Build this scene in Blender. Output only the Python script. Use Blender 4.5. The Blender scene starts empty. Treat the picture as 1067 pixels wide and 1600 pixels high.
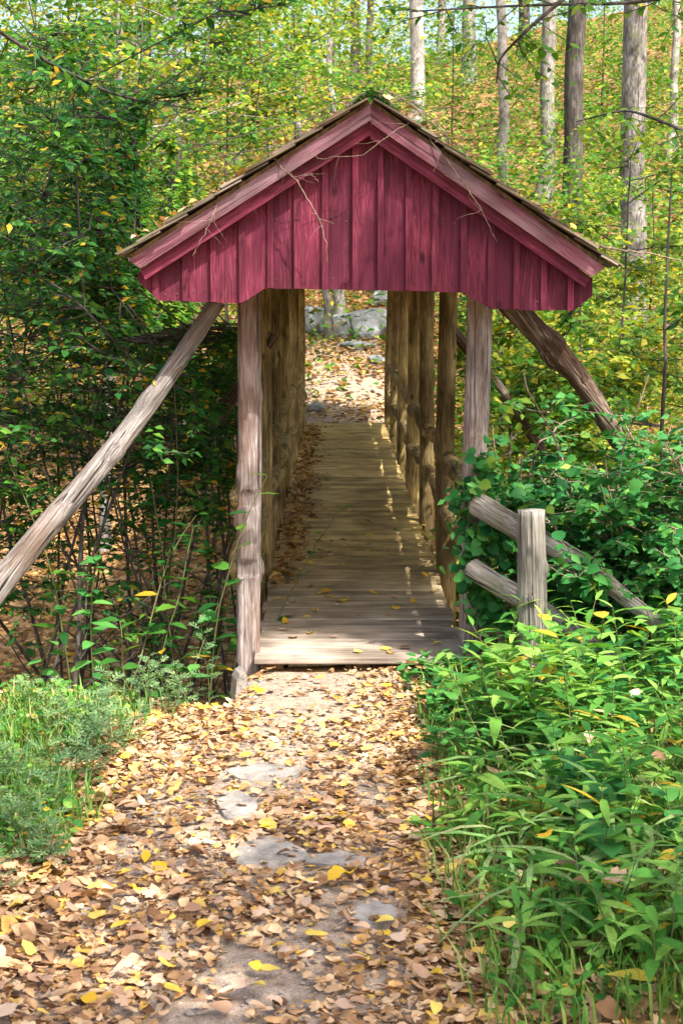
import bpy, math, random
import numpy as np
from mathutils import Vector, Matrix, Euler

# ------------------------------------------------------------------ camera, sky, sun, exposure
S = bpy.context.scene
COL = S.collection
F_PX = 2580.0                                   # focal length in pixels of the 1067 x 1600 photograph
CAM = Vector((-0.12, 0.0, 2.10))
PITCH = math.atan(350 / F_PX)
cam_d = bpy.data.cameras.new('camera'); cam = bpy.data.objects.new('camera', cam_d); COL.objects.link(cam)
cam.location = CAM
cam.rotation_euler = (math.pi / 2 - PITCH, 0, -7 / F_PX)
cam_d.sensor_fit = 'VERTICAL'; cam_d.sensor_height = 36; cam_d.lens = 36 * F_PX / 1600
cam_d.clip_start = 0.1; cam_d.clip_end = 2000
cam_d.dof.use_dof = True; cam_d.dof.focus_distance = 9.2; cam_d.dof.aperture_fstop = 11.0
S.camera = cam
CAM_R = Euler(cam.rotation_euler).to_matrix()

SUN_VEC = Vector((0.82, -1.0, 1.85)).normalized()      # towards the sun
w = bpy.data.worlds.new('World'); S.world = w; w.use_nodes = True
nt = w.node_tree
sky = nt.nodes.new('ShaderNodeTexSky'); sky.sky_type = 'NISHITA'; sky.sun_disc = False
sky.sun_elevation = math.asin(SUN_VEC.z); sky.sun_rotation = math.atan2(SUN_VEC.x, SUN_VEC.y)
sky.air_density = 1.0; sky.dust_density = 5.0; sky.ozone_density = 0.4
nt.links.new(sky.outputs[0], nt.nodes['Background'].inputs[0])
nt.nodes['Background'].inputs[1].default_value = 0.15
sd = bpy.data.lights.new('sun', 'SUN'); sun = bpy.data.objects.new('sun', sd); COL.objects.link(sun)
sd.energy = 3.7; sd.angle = math.radians(0.6); sd.color = (1.0, 0.945, 0.87)
sun.rotation_euler = (-SUN_VEC).to_track_quat('-Z', 'Y').to_euler()
S.view_settings.view_transform = 'Standard'; S.view_settings.look = 'None'
S.view_settings.exposure = 1.5; S.view_settings.gamma = 1.0
S.cycles.use_denoising = True; S.cycles.denoising_prefilter = 'ACCURATE'; S.cycles.denoising_input_passes = 'RGB_ALBEDO_NORMAL'
S.cycles.max_bounces = 6; S.cycles.diffuse_bounces = 5; S.cycles.transmission_bounces = 3; S.cycles.glossy_bounces = 1
S.cycles.use_adaptive_sampling = True; S.cycles.adaptive_threshold = 0.01
S.cycles.sample_clamp_indirect = 6.0

# ------------------------------------------------------------------ helpers
rng = np.random.default_rng(11)
R = random.Random(5)

def P(px, py, y):
    """world point that stands at distance y and shows at photo pixel px, py"""
    d = CAM_R @ Vector(((px - 533.5) / F_PX, -(py - 800) / F_PX, -1))
    t = (y - CAM.y) / d.y
    return CAM + d * t

CRi = np.array(CAM_R.transposed())
def project(pts):
    q = (np.asarray(pts) - np.array(CAM)) @ CRi.T
    z = np.maximum(-q[:, 2], 0.05)
    return 533.5 + F_PX * q[:, 0] / z, 800 - F_PX * q[:, 1] / z, z

def smooth(a, b, t):
    t = np.clip((np.asarray(t, float) - a) / (b - a), 0, 1)
    return t * t * (3 - 2 * t)

def setp(o, label=None, cat=None, group=None, kind=None):
    if label: o['label'] = label
    if cat: o['category'] = cat
    if group: o['group'] = group
    if kind: o['kind'] = kind
    return o

def empty(name, loc, label=None, cat=None, group=None):
    o = bpy.data.objects.new(name, None); COL.objects.link(o); o.location = loc
    o.empty_display_size = 0.1
    return setp(o, label, cat, group)

def world_of(o):
    m = o.matrix_basis.copy()
    while o.parent:
        o = o.parent; m = o.matrix_basis @ m
    return m

def link(name, mesh, parent=None, M=None):
    o = bpy.data.objects.new(name, mesh); COL.objects.link(o)
    M = M if M is not None else Matrix()
    if parent is not None:
        o.parent = parent
        M = world_of(parent).inverted() @ M
    o.matrix_basis = M
    return o

def mesh_np(name, v, tris, mat, smooth_shade=False, origin=None):
    v = np.asarray(v, np.float32); tris = np.asarray(tris, np.int32)
    if origin is not None: v = v - np.asarray(origin, np.float32)
    me = bpy.data.meshes.new(name)
    me.vertices.add(len(v)); me.vertices.foreach_set('co', v.ravel())
    n = len(tris)
    me.loops.add(n * 3); me.loops.foreach_set('vertex_index', tris.ravel())
    me.polygons.add(n)
    me.polygons.foreach_set('loop_start', np.arange(0, n * 3, 3, dtype=np.int32))
    if smooth_shade: me.polygons.foreach_set('use_smooth', np.ones(n, bool))
    me.materials.append(mat)
    me.update(calc_edges=True)
    return me

def mesh_py(name, v, f, mat, smooth_shade=False):
    me = bpy.data.meshes.new(name); me.from_pydata([tuple(p) for p in v], [], f)
    if smooth_shade: me.polygons.foreach_set('use_smooth', np.ones(len(f), bool))
    me.materials.append(mat); me.update()
    return me

# ------------------------------------------------------------------ materials
def new_mat(name):
    m = bpy.data.materials.new(name); m.use_nodes = True
    t = m.node_tree; b = t.nodes['Principled BSDF']; out = t.nodes['Material Output']
    return m, t, b, out

def nd(t, typ, **kw):
    n = t.nodes.new(typ)
    for k, v in kw.items():
        if k.startswith('i_'):
            n.inputs[k[2:].replace('_', ' ')].default_value = v
        else: setattr(n, k, v)
    return n

def ramp(t, stops, fac, interp='LINEAR'):
    r = t.nodes.new('ShaderNodeValToRGB'); r.color_ramp.interpolation = interp
    e = r.color_ramp.elements
    while len(e) < len(stops): e.new(0.5)
    for i, (p, c) in enumerate(stops):
        e[i].position = p; e[i].color = (*c, 1) if len(c) == 3 else c
    t.links.new(fac, r.inputs[0]); return r

def math_(t, op, a, b=None):
    n = t.nodes.new('ShaderNodeMath'); n.operation = op
    for i, v in enumerate((a, b)):
        if v is None: continue
        if isinstance(v, (int, float)): n.inputs[i].default_value = v
        else: t.links.new(v, n.inputs[i])
    return n.outputs[0]

def mixc(t, fac, a, b, mode='MIX'):
    n = t.nodes.new('ShaderNodeMix'); n.data_type = 'RGBA'; n.blend_type = mode
    for v, i in ((fac, 0), (a, 6), (b, 7)):
        if isinstance(v, (int, float)): n.inputs[i].default_value = v
        elif isinstance(v, tuple): n.inputs[i].default_value = (*v, 1) if len(v) == 3 else v
        else: t.links.new(v, n.inputs[i])
    return n.outputs[2]

def rand_socket(t):
    g = t.nodes.new('ShaderNodeNewGeometry'); o = t.nodes.new('ShaderNodeObjectInfo')
    return math_(t, 'FRACT', math_(t, 'ADD', g.outputs['Random Per Island'], math_(t, 'MULTIPLY', o.outputs['Random'], 7.31)))

def leaf_mat(name, stops, trans=0.35, rough=0.45, tcol=(1.5, 1.35, 0.6), spec=0.16, interp='LINEAR'):
    m, t, b, out = new_mat(name)
    rd = rand_socket(t)
    rp = ramp(t, stops, rd, interp)
    tc = t.nodes.new('ShaderNodeTexCoord')
    nz = nd(t, 'ShaderNodeTexNoise', i_Scale=28.0, i_Detail=3.0); t.links.new(tc.outputs['Object'], nz.inputs['Vector'])
    v = ramp(t, [(0.3, (0.72, 0.72, 0.72)), (0.7, (1.2, 1.2, 1.2))], nz.outputs[0])
    c = mixc(t, 1.0, rp.outputs[0], v.outputs[0], 'MULTIPLY')
    t.links.new(c, b.inputs['Base Color'])
    b.inputs['Roughness'].default_value = max(rough, 0.5); b.inputs['Specular IOR Level'].default_value = min(spec, 0.18)
    if trans > 0:
        tr = t.nodes.new('ShaderNodeBsdfTranslucent')
        t.links.new(mixc(t, 1.0, c, tcol, 'MULTIPLY'), tr.inputs[0])
        mx = t.nodes.new('ShaderNodeMixShader'); mx.inputs[0].default_value = trans
        t.links.new(b.outputs[0], mx.inputs[1]); t.links.new(tr.outputs[0], mx.inputs[2])
        t.links.new(mx.outputs[0], out.inputs[0])
    return m

def wood_mat(name, cols, grain=(16, 16, 1.1), crack=0.55, rough=0.85, bump=0.5, stain=None, moss=0.0, gradient=None, knots=0.0, distort=0.6):
    """long grain runs along the piece's own Z axis"""
    m, t, b, out = new_mat(name)
    tc = t.nodes.new('ShaderNodeTexCoord'); oi = t.nodes.new('ShaderNodeObjectInfo')
    off = nd(t, 'ShaderNodeVectorMath', operation='SCALE'); off.inputs['Scale'].default_value = 37.0
    cmb = t.nodes.new('ShaderNodeCombineXYZ')
    t.links.new(oi.outputs['Random'], cmb.inputs[0]); t.links.new(oi.outputs['Random'], cmb.inputs[2])
    t.links.new(cmb.outputs[0], off.inputs[0])
    ad = nd(t, 'ShaderNodeVectorMath', operation='ADD')
    t.links.new(tc.outputs['Object'], ad.inputs[0]); t.links.new(off.outputs[0], ad.inputs[1])
    mp = t.nodes.new('ShaderNodeMapping'); mp.inputs['Scale'].default_value = grain
    t.links.new(ad.outputs[0], mp.inputs[0])
    n1 = nd(t, 'ShaderNodeTexNoise', i_Scale=2.2, i_Detail=6.0, i_Roughness=0.62, i_Distortion=distort)
    t.links.new(mp.outputs[0], n1.inputs['Vector'])
    n2 = nd(t, 'ShaderNodeTexNoise', i_Scale=3.0, i_Detail=3.0); t.links.new(ad.outputs[0], n2.inputs['Vector'])
    mp2 = t.nodes.new('ShaderNodeMapping'); mp2.inputs['Scale'].default_value = (26, 26, 0.45)
    t.links.new(ad.outputs[0], mp2.inputs[0])
    vo = nd(t, 'ShaderNodeTexNoise', i_Scale=1.6, i_Detail=2.0, i_Distortion=0.3); t.links.new(mp2.outputs[0], vo.inputs['Vector'])
    ck = ramp(t, [(0.30, (1, 1, 1)), (0.37, (0, 0, 0))], vo.outputs[0])
    base = ramp(t, [(0.32, cols[0]), (0.5, cols[1]), (0.68, cols[2])], n1.outputs[0])
    blot = ramp(t, [(0.33, (0.5, 0.48, 0.46)), (0.66, (1.15, 1.13, 1.11))], n2.outputs[0])
    c = mixc(t, 1.0, base.outputs[0], blot.outputs[0], 'MULTIPLY')
    pv = ramp(t, [(0, (0.78, 0.78, 0.8)), (1, (1.16, 1.14, 1.12))], oi.outputs['Random'])
    c = mixc(t, 1.0, c, pv.outputs[0], 'MULTIPLY')
    if stain:
        n3 = nd(t, 'ShaderNodeTexNoise', i_Scale=1.3, i_Detail=4.0)
        mp3 = t.nodes.new('ShaderNodeMapping'); mp3.inputs['Scale'].default_value = (5, 5, 1.0); t.links.new(ad.outputs[0], mp3.inputs[0])
        t.links.new(mp3.outputs[0], n3.inputs['Vector'])
        sm = ramp(t, [(0.46, (0, 0, 0)), (0.62, (1, 1, 1))], n3.outputs[0])
        c = mixc(t, math_(t, 'MULTIPLY', sm.outputs[0], stain[1]), c, stain[0])
    if gradient:          # drier wood under the roof, plus leaf light painted in as a yellow lift
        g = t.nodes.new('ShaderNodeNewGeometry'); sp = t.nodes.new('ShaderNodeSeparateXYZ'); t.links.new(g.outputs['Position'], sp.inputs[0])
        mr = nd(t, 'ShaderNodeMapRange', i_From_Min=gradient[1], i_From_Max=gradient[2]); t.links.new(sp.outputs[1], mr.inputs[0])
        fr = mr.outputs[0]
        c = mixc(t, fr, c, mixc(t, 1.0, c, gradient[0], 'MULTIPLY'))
    c = mixc(t, math_(t, 'MULTIPLY', ck.outputs[0], crack), c, (0.02, 0.014, 0.01))
    if knots > 0:
        mk = t.nodes.new('ShaderNodeMapping'); mk.inputs['Scale'].default_value = (6.5, 6.5, 3.2); t.links.new(ad.outputs[0], mk.inputs[0])
        kv = nd(t, 'ShaderNodeTexVoronoi', i_Scale=1.0); t.links.new(mk.outputs[0], kv.inputs['Vector'])
        kr = ramp(t, [(0.05, (1, 1, 1)), (0.13, (0, 0, 0))], kv.outputs['Distance'])
        c = mixc(t, math_(t, 'MULTIPLY', kr.outputs[0], knots), c, (cols[0][0] * .25, cols[0][1] * .25, cols[0][2] * .25))
    if moss > 0:
        nm = nd(t, 'ShaderNodeTexNoise', i_Scale=7.0, i_Detail=5.0); t.links.new(ad.outputs[0], nm.inputs['Vector'])
        sm = ramp(t, [(0.52, (0, 0, 0)), (0.64, (1, 1, 1))], nm.outputs[0])
        c = mixc(t, math_(t, 'MULTIPLY', sm.outputs[0], moss), c, (0.17, 0.2, 0.09))
    t.links.new(c, b.inputs['Base Color']); b.inputs['Roughness'].default_value = rough
    b.inputs['Specular IOR Level'].default_value = 0.2
    bp = nd(t, 'ShaderNodeBump', i_Strength=bump, i_Distance=0.012)
    h = math_(t, 'SUBTRACT', n1.outputs[0], math_(t, 'MULTIPLY', ck.outputs[0], 0.8))
    t.links.new(h, bp.inputs['Height']); t.links.new(bp.outputs[0], b.inputs['Normal'])
    return m

def ground_mat(name, cols, scale=9.0, bump=0.6, patches=None):
    m, t, b, out = new_mat(name)
    tc = t.nodes.new('ShaderNodeTexCoord')
    n1 = nd(t, 'ShaderNodeTexNoise', i_Scale=scale, i_Detail=8.0, i_Roughness=0.7); t.links.new(tc.outputs['Object'], n1.inputs['Vector'])
    vo = nd(t, 'ShaderNodeTexVoronoi', i_Scale=scale * 1.4); t.links.new(tc.outputs['Object'], vo.inputs['Vector'])
    c = ramp(t, [(0.3, cols[0]), (0.5, cols[1]), (0.7, cols[2])], n1.outputs[0]).outputs[0]
    if patches:
        sp = t.nodes.new('ShaderNodeSeparateColor'); t.links.new(vo.outputs['Color'], sp.inputs[0])
        vc = ramp(t, patches, sp.outputs[0], 'CONSTANT').outputs[0]
        c = mixc(t, 0.7, c, vc)
    n9 = nd(t, 'ShaderNodeTexNoise', i_Scale=scale * 11, i_Detail=4.0, i_Roughness=0.7); t.links.new(tc.outputs['Object'], n9.inputs['Vector'])
    gr = ramp(t, [(0.36, (0.5, 0.48, 0.46)), (0.5, (1, 1, 1)), (0.66, (1.25, 1.25, 1.25))], n9.outputs[0])
    c = mixc(t, 1.0, c, gr.outputs[0], 'MULTIPLY')
    t.links.new(c, b.inputs['Base Color']); b.inputs['Roughness'].default_value = 0.95
    b.inputs['Specular IOR Level'].default_value = 0.1
    bp = nd(t, 'ShaderNodeBump', i_Strength=bump, i_Distance=0.03)
    t.links.new(n1.outputs[0], bp.inputs['Height']); t.links.new(bp.outputs[0], b.inputs['Normal'])
    return m

def stone_mat(name, cols, scale=6.0, moss=0.0):
    m, t, b, out = new_mat(name)
    tc = t.nodes.new('ShaderNodeTexCoord')
    n1 = nd(t, 'ShaderNodeTexNoise', i_Scale=scale, i_Detail=9.0, i_Roughness=0.68); t.links.new(tc.outputs['Object'], n1.inputs['Vector'])
    n2 = nd(t, 'ShaderNodeTexNoise', i_Scale=scale * 0.4, i_Detail=3.0, i_Distortion=1.2); t.links.new(tc.outputs['Object'], n2.inputs['Vector'])
    c = ramp(t, [(0.3, cols[0]), (0.5, cols[1]), (0.7, cols[2])], n1.outputs[0]).outputs[0]
    if moss:
        s = ramp(t, [(0.5, (0, 0, 0)), (0.62, (1, 1, 1))], n2.outputs[0])
        c = mixc(t, math_(t, 'MULTIPLY', s.outputs[0], moss), c, (0.12, 0.15, 0.09))
    t.links.new(c, b.inputs['Base Color']); b.inputs['Roughness'].default_value = 0.9
    bp = nd(t, 'ShaderNodeBump', i_Strength=0.7, i_Distance=0.03)
    t.links.new(n1.outputs[0], bp.inputs['Height']); t.links.new(bp.outputs[0], b.inputs['Normal'])
    return m

M = {}
M['ground'] = ground_mat('forest_floor', [(0.05, 0.03, 0.018), (0.12, 0.072, 0.038), (0.22, 0.135, 0.07)], 7.0, 0.8,
                         [(0.0, (0.16, 0.085, 0.035)), (0.25, (0.3, 0.16, 0.06)), (0.5, (0.42, 0.25, 0.1)), (0.7, (0.2, 0.11, 0.05)), (0.85, (0.46, 0.3, 0.15))])
M['path'] = ground_mat('path_soil', [(0.19, 0.145, 0.105), (0.34, 0.265, 0.2), (0.44, 0.355, 0.28)], 14.0, 0.7)
M['post'] = wood_mat('weathered_post', [(0.12, 0.09, 0.08), (0.33, 0.28, 0.26), (0.55, 0.51, 0.50)], (34, 34, 3.0), 0.75, bump=0.9, stain=((0.19, 0.10, 0.06), 0.6), knots=0.8)
M['inner'] = wood_mat('sheltered_post_painted_light', [(0.13, 0.088, 0.032), (0.38, 0.285, 0.12), (0.58, 0.47, 0.23)], (34, 34, 3.0), 0.7, bump=0.9, stain=((0.06, 0.035, 0.014), 0.6), knots=0.9)  # sheltered brown wood, with yellow leaf light and a lift painted in
M['brace'] = wood_mat('grey_log', [(0.07, 0.06, 0.055), (0.27, 0.245, 0.225), (0.52, 0.49, 0.46)], (44, 44, 2.0), 0.95, bump=1.2, stain=((0.17, 0.10, 0.06), 0.6), knots=0.6)
M['dark_log'] = wood_mat('dark_log', [(0.03, 0.017, 0.01), (0.12, 0.08, 0.055), (0.42, 0.36, 0.32)], (45, 45, 1.2), 0.9, bump=1.0, stain=((0.05, 0.022, 0.01), 0.8))
M['fence'] = wood_mat('fence_log', [(0.09, 0.08, 0.065), (0.29, 0.27, 0.23), (0.48, 0.46, 0.40)], (42, 42, 1.6), 0.9, bump=1.0, moss=0.5, knots=0.6)
M['deck'] = wood_mat('deck_plank', [(0.20, 0.165, 0.13), (0.36, 0.305, 0.25), (0.46, 0.405, 0.34)], (30, 30, 0.9), 0.5, bump=0.35, gradient=((1.42, 1.24, 0.62), 9.8, 13.0), knots=0.4)  # gradient brightens and yellows covered planks, painting in light from the leaves
M['red'] = wood_mat('red_board', [(0.08, 0.011, 0.026), (0.165, 0.023, 0.05), (0.245, 0.055, 0.09)], (20, 20, 1.6), 0.35, rough=0.75, bump=0.4, knots=0.8, distort=2.2, stain=((0.085, 0.012, 0.03), 0.65))
M['rake'] = wood_mat('faded_red_board', [(0.13, 0.026, 0.048), (0.215, 0.065, 0.095), (0.29, 0.16, 0.18)], (24, 24, 1.6), 0.5, rough=0.8, bump=0.4, stain=((0.29, 0.215, 0.225), 0.5), knots=0.7, distort=1.4)
M['shake'] = wood_mat('roof_shake', [(0.1, 0.08, 0.065), (0.21, 0.17, 0.13), (0.34, 0.29, 0.22)], (14, 14, 1.2), 0.6, bump=0.7, moss=0.35)
M['beam'] = wood_mat('roof_beam', [(0.12, 0.07, 0.03), (0.23, 0.15, 0.07), (0.33, 0.23, 0.12)])
M['bark'] = wood_mat('grey_bark', [(0.08, 0.072, 0.066), (0.25, 0.235, 0.22), (0.46, 0.44, 0.415)], (12, 12, 3.5), 0.8, bump=1.0, moss=0.5)
M['bark_dark'] = wood_mat('dark_bark', [(0.03, 0.026, 0.023), (0.08, 0.07, 0.062), (0.17, 0.155, 0.14)], (9, 9, 1.4), 0.6, bump=1.0)
M['bark_pale'] = wood_mat('pale_bark', [(0.15, 0.14, 0.13), (0.38, 0.36, 0.335), (0.56, 0.53, 0.51)], (8, 8, 5.0), 0.6, bump=0.8, moss=0.25)
M['twig'] = wood_mat('dry_twig', [(0.12, 0.085, 0.06), (0.25, 0.19, 0.14), (0.38, 0.31, 0.25)], (30, 30, 3), 0.2)
M['stone'] = stone_mat('pale_stone', [(0.15, 0.13, 0.11), (0.29, 0.255, 0.22), (0.39, 0.35, 0.31)], 14, 0.1)
M['boulder'] = stone_mat('lichen_boulder', [(0.08, 0.09, 0.10), (0.2, 0.215, 0.225), (0.36, 0.37, 0.38)], 4.0, 0.5)
M['moss'] = stone_mat('roof_moss', [(0.02, 0.045, 0.008), (0.06, 0.11, 0.015), (0.14, 0.2, 0.03)], 30)
M['stem'] = leaf_mat('green_stem', [(0, (0.09, 0.12, 0.04)), (1, (0.17, 0.16, 0.07))], 0, 0.6)
G = {}
G['shrub'] = leaf_mat('shrub_leaf', [(0, (0.011, 0.065, 0.015)), (0.35, (0.022, 0.11, 0.02)), (0.7, (0.05, 0.18, 0.027)), (0.94, (0.13, 0.28, 0.035)), (0.95, (0.5, 0.35, 0.03)), (1, (0.5, 0.3, 0.03))], 0.4)
G['shrub_light'] = leaf_mat('light_shrub_leaf', [(0, (0.03, 0.13, 0.018)), (0.4, (0.07, 0.22, 0.025)), (0.8, (0.15, 0.31, 0.03)), (0.92, (0.3, 0.37, 0.035)), (1, (0.52, 0.38, 0.03))], 0.42)
G['vine'] = leaf_mat('vine_leaf', [(0, (0.018, 0.11, 0.03)), (0.5, (0.04, 0.19, 0.042)), (0.9, (0.085, 0.28, 0.055)), (1, (0.22, 0.33, 0.04))], 0.3)
G['lance'] = leaf_mat('lance_leaf', [(0, (0.04, 0.17, 0.03)), (0.5, (0.12, 0.31, 0.045)), (0.965, (0.28, 0.46, 0.09)), (0.97, (0.5, 0.36, 0.04)), (1, (0.5, 0.36, 0.04))], 0.35)
G['broad'] = leaf_mat('broad_leaf', [(0, (0.025, 0.13, 0.035)), (0.5, (0.055, 0.22, 0.05)), (1, (0.12, 0.33, 0.07))], 0.32)
G['pale'] = leaf_mat('pale_blade', [(0, (0.16, 0.33, 0.09)), (0.6, (0.27, 0.42, 0.14)), (1, (0.42, 0.46, 0.2))], 0.35, 0.5)
G['mug'] = leaf_mat('silvery_leaf', [(0, (0.06, 0.15, 0.07)), (0.5, (0.12, 0.23, 0.09)), (1, (0.25, 0.34, 0.14))], 0.25, 0.6)
G['yellow'] = leaf_mat('yellow_green_leaf', [(0, (0.04, 0.13, 0.016)), (0.4, (0.1, 0.22, 0.022)), (0.75, (0.25, 0.34, 0.035)), (1, (0.52, 0.42, 0.05))], 0.4)
G['mid'] = leaf_mat('fresh_leaf', [(0, (0.03, 0.13, 0.016)), (0.5, (0.075, 0.2, 0.022)), (0.92, (0.2, 0.31, 0.035)), (1, (0.46, 0.38, 0.04))], 0.4)
G['grass'] = leaf_mat('grass_blade', [(0, (0.07, 0.2, 0.03)), (0.6, (0.14, 0.3, 0.05)), (0.85, (0.26, 0.36, 0.08)), (1, (0.45, 0.4, 0.2))], 0.3, 0.5)
G['dead'] = leaf_mat('fallen_leaf', [(0.0, (0.14, 0.07, 0.035)), (0.2, (0.32, 0.175, 0.08)), (0.45, (0.5, 0.31, 0.165)), (0.7, (0.64, 0.46, 0.28)), (0.88, (0.5, 0.27, 0.1)), (0.95, (0.58, 0.36, 0.07)), (1, (0.62, 0.45, 0.12))], 0.15, 0.65, (1.2, 0.9, 0.5), 0.25)
G['dead_tan'] = leaf_mat('fallen_tan_leaf', [(0, (0.32, 0.18, 0.1)), (0.5, (0.48, 0.3, 0.19)), (1, (0.6, 0.43, 0.31))], 0.15, 0.6, (1.2, 0.9, 0.5), 0.3)
G['dead_yellow'] = leaf_mat('fallen_yellow_leaf', [(0, (0.62, 0.36, 0.02)), (0.5, (0.68, 0.46, 0.05)), (1, (0.72, 0.58, 0.16))], 0.2, 0.5, (1.2, 1.0, 0.5), 0.3)
G['dead_orange'] = leaf_mat('orange_litter', [(0, (0.12, 0.06, 0.02)), (0.35, (0.28, 0.14, 0.04)), (0.7, (0.46, 0.27, 0.08)), (0.9, (0.55, 0.38, 0.17)), (1, (0.6, 0.44, 0.06))], 0.15, 0.7, (1.2, 0.9, 0.5), 0.2)

# ------------------------------------------------------------------ terrain
def wob(x, y):
    return (np.sin(x * 1.7 + y * 0.6) + np.sin(y * 1.3 - x * 0.9 + 1.1) + 0.6 * np.sin(x * 3.9 + 2.0) * np.sin(y * 3.1)) / 2.6

PY = [2.5, 4.0, 5.4, 6.2, 8.0, 8.5, 9.25]
PXL = [-1.4, -1.32, -1.24, -1.22, -1.12, -0.74, -0.62]
PXR = [0.22, 0.2, 0.2, 0.2, 0.22, 0.38, 0.64]
def path_mask(x, y):
    xl = np.interp(y, PY, PXL); xr = np.interp(y, PY, PXR)
    d = np.minimum(x - xl, xr - x)
    m = smooth(-0.05, 0.22, d) * (1 - smooth(9.2, 9.4, y))
    m2 = smooth(-0.1, 0.4, 0.9 - np.abs(x + 0.05)) * smooth(25.6, 25.9, y) * (1 - smooth(33, 35, y))
    return np.maximum(m, m2)

def T(x, y):
    x = np.asarray(x, float); y = np.asarray(y, float)
    edge = 8.35 + 0.95 * smooth(-0.70, -0.52, x) + 0.25 * smooth(0.8, 2.0, x) + 0.1 * np.sin(x * 2.3)
    z = -0.07 + 0 * x
    rav = smooth(0, 3.6, y - edge) * (1 - smooth(15.5, 26.0, y))
    z = z - 2.0 * rav
    z = z + 0.13 * np.clip(x - 0.45, 0, 3) * (1 - smooth(8.5, 10.5, y))
    z = z + 0.05 * smooth(-1.0, -1.5, -(-x)) * 0
    # far side and hill
    z = z + 0.19 * np.clip(y - 26.3, 0, 10) + 0.315 * np.clip(y - 36.3, 0, 28) + 0.02 * np.clip(y - 62, 0, 300)
    z = z + 0.19 * np.clip(x - 2, 0, 30) * smooth(20, 46, y) * (1 - smooth(70, 120, y))
    z = z - 0.55 * smooth(-1.0, -4.5, x) * smooth(17, 24, y) * (1 - smooth(30, 48, y))
    off = 1 - np.clip(path_mask(x, y), 0, 1)
    far = smooth(9, 30, y)
    z = z + wob(x, y) * (0.025 + 0.10 * far) * (0.15 + 0.85 * off) + 0.25 * far * off * wob(x * 0.23, y * 0.21 + 3)
    return z

def grid_mesh(xs, ys, zfun, mat, name):
    X, Y = np.meshgrid(xs, ys); Z = zfun(X, Y)
    v = np.stack([X, Y, Z], -1).reshape(-1, 3)
    nx = len(xs); ny = len(ys)
    i = (np.arange(ny - 1)[:, None] * nx + np.arange(nx - 1)[None]).ravel()
    tri = np.concatenate([np.stack([i, i + 1, i + nx + 1], 1), np.stack([i, i + nx + 1, i + nx], 1)])
    return mesh_np(name, v, tri, mat, True)

xs = np.concatenate([[-400, -200, -120, -70, -45], np.arange(-30, -6, 0.8), np.arange(-6, 6, 0.12), np.arange(6, 30, 0.8), [30, 45, 70, 120, 200, 400]])
ys = np.concatenate([[-200, -80, -30, -10, 0, 1, 2], np.arange(2.5, 14, 0.12), np.arange(14, 36, 0.25), np.arange(36, 75, 0.8), [76, 85, 100, 140, 220, 400, 900]])
setp(link('ground', grid_mesh(xs, ys, lambda x, y: T(x, y) - 0.045 * path_mask(x, y), M['ground'], 'ground')),
     'leaf-strewn woodland ground with ravine and hillside', 'ground', kind='structure')
def path_z(x, y): return T(x, y) - 0.03 * (1 - path_mask(x, y)) - 0.004 + 0.006 * wob(x * 7, y * 7)
pxs = np.linspace(0, 1, 60); pys = np.arange(2.6, 9.34, 0.05)
X = np.array([[np.interp(y, PY, PXL) - 0.1 + (np.interp(y, PY, PXR) + 0.2 - np.interp(y, PY, PXL)) * u for u in pxs] for y in pys])
Yg = np.repeat(pys[:, None], len(pxs), 1); Zg = path_z(X, Yg)
v = np.stack([X, Yg, Zg], -1).reshape(-1, 3); nx = len(pxs)
ii = (np.arange(len(pys) - 1)[:, None] * nx + np.arange(nx - 1)[None]).ravel()
tri = np.concatenate([np.stack([ii, ii + 1, ii + nx + 1], 1), np.stack([ii, ii + nx + 1, ii + nx], 1)])
setp(link('path', mesh_np('path', v, tri, M['path'], True)), 'trodden earth path strewn with leaves leading onto the bridge', 'path', kind='structure')
fx = np.linspace(-1.1, 1.0, 40); fy = np.arange(25.75, 35, 0.12)
setp(link('far_path', grid_mesh(fx, fy, path_z, M['path'], 'far_path')), 'earth path beyond the far end of the bridge', 'path', kind='structure')

# ------------------------------------------------------------------ logs and boards
def frame_to(p0, p1, twist=0.0, up=None):
    p0 = Vector(p0); p1 = Vector(p1); z = (p1 - p0).normalized()
    ref = Vector(up) if up is not None else (Vector((0, -1, 0)) if abs(z.y) < 0.9 else Vector((1, 0, 0)))
    y = (ref - z * ref.dot(z)).normalized(); x = y.cross(z)
    m = Matrix((x, y, z)).transposed().to_4x4()
    m = Matrix.Translation(p0) @ m @ Matrix.Rotation(twist, 4, 'Z')
    return m, (p1 - p0).length

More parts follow.
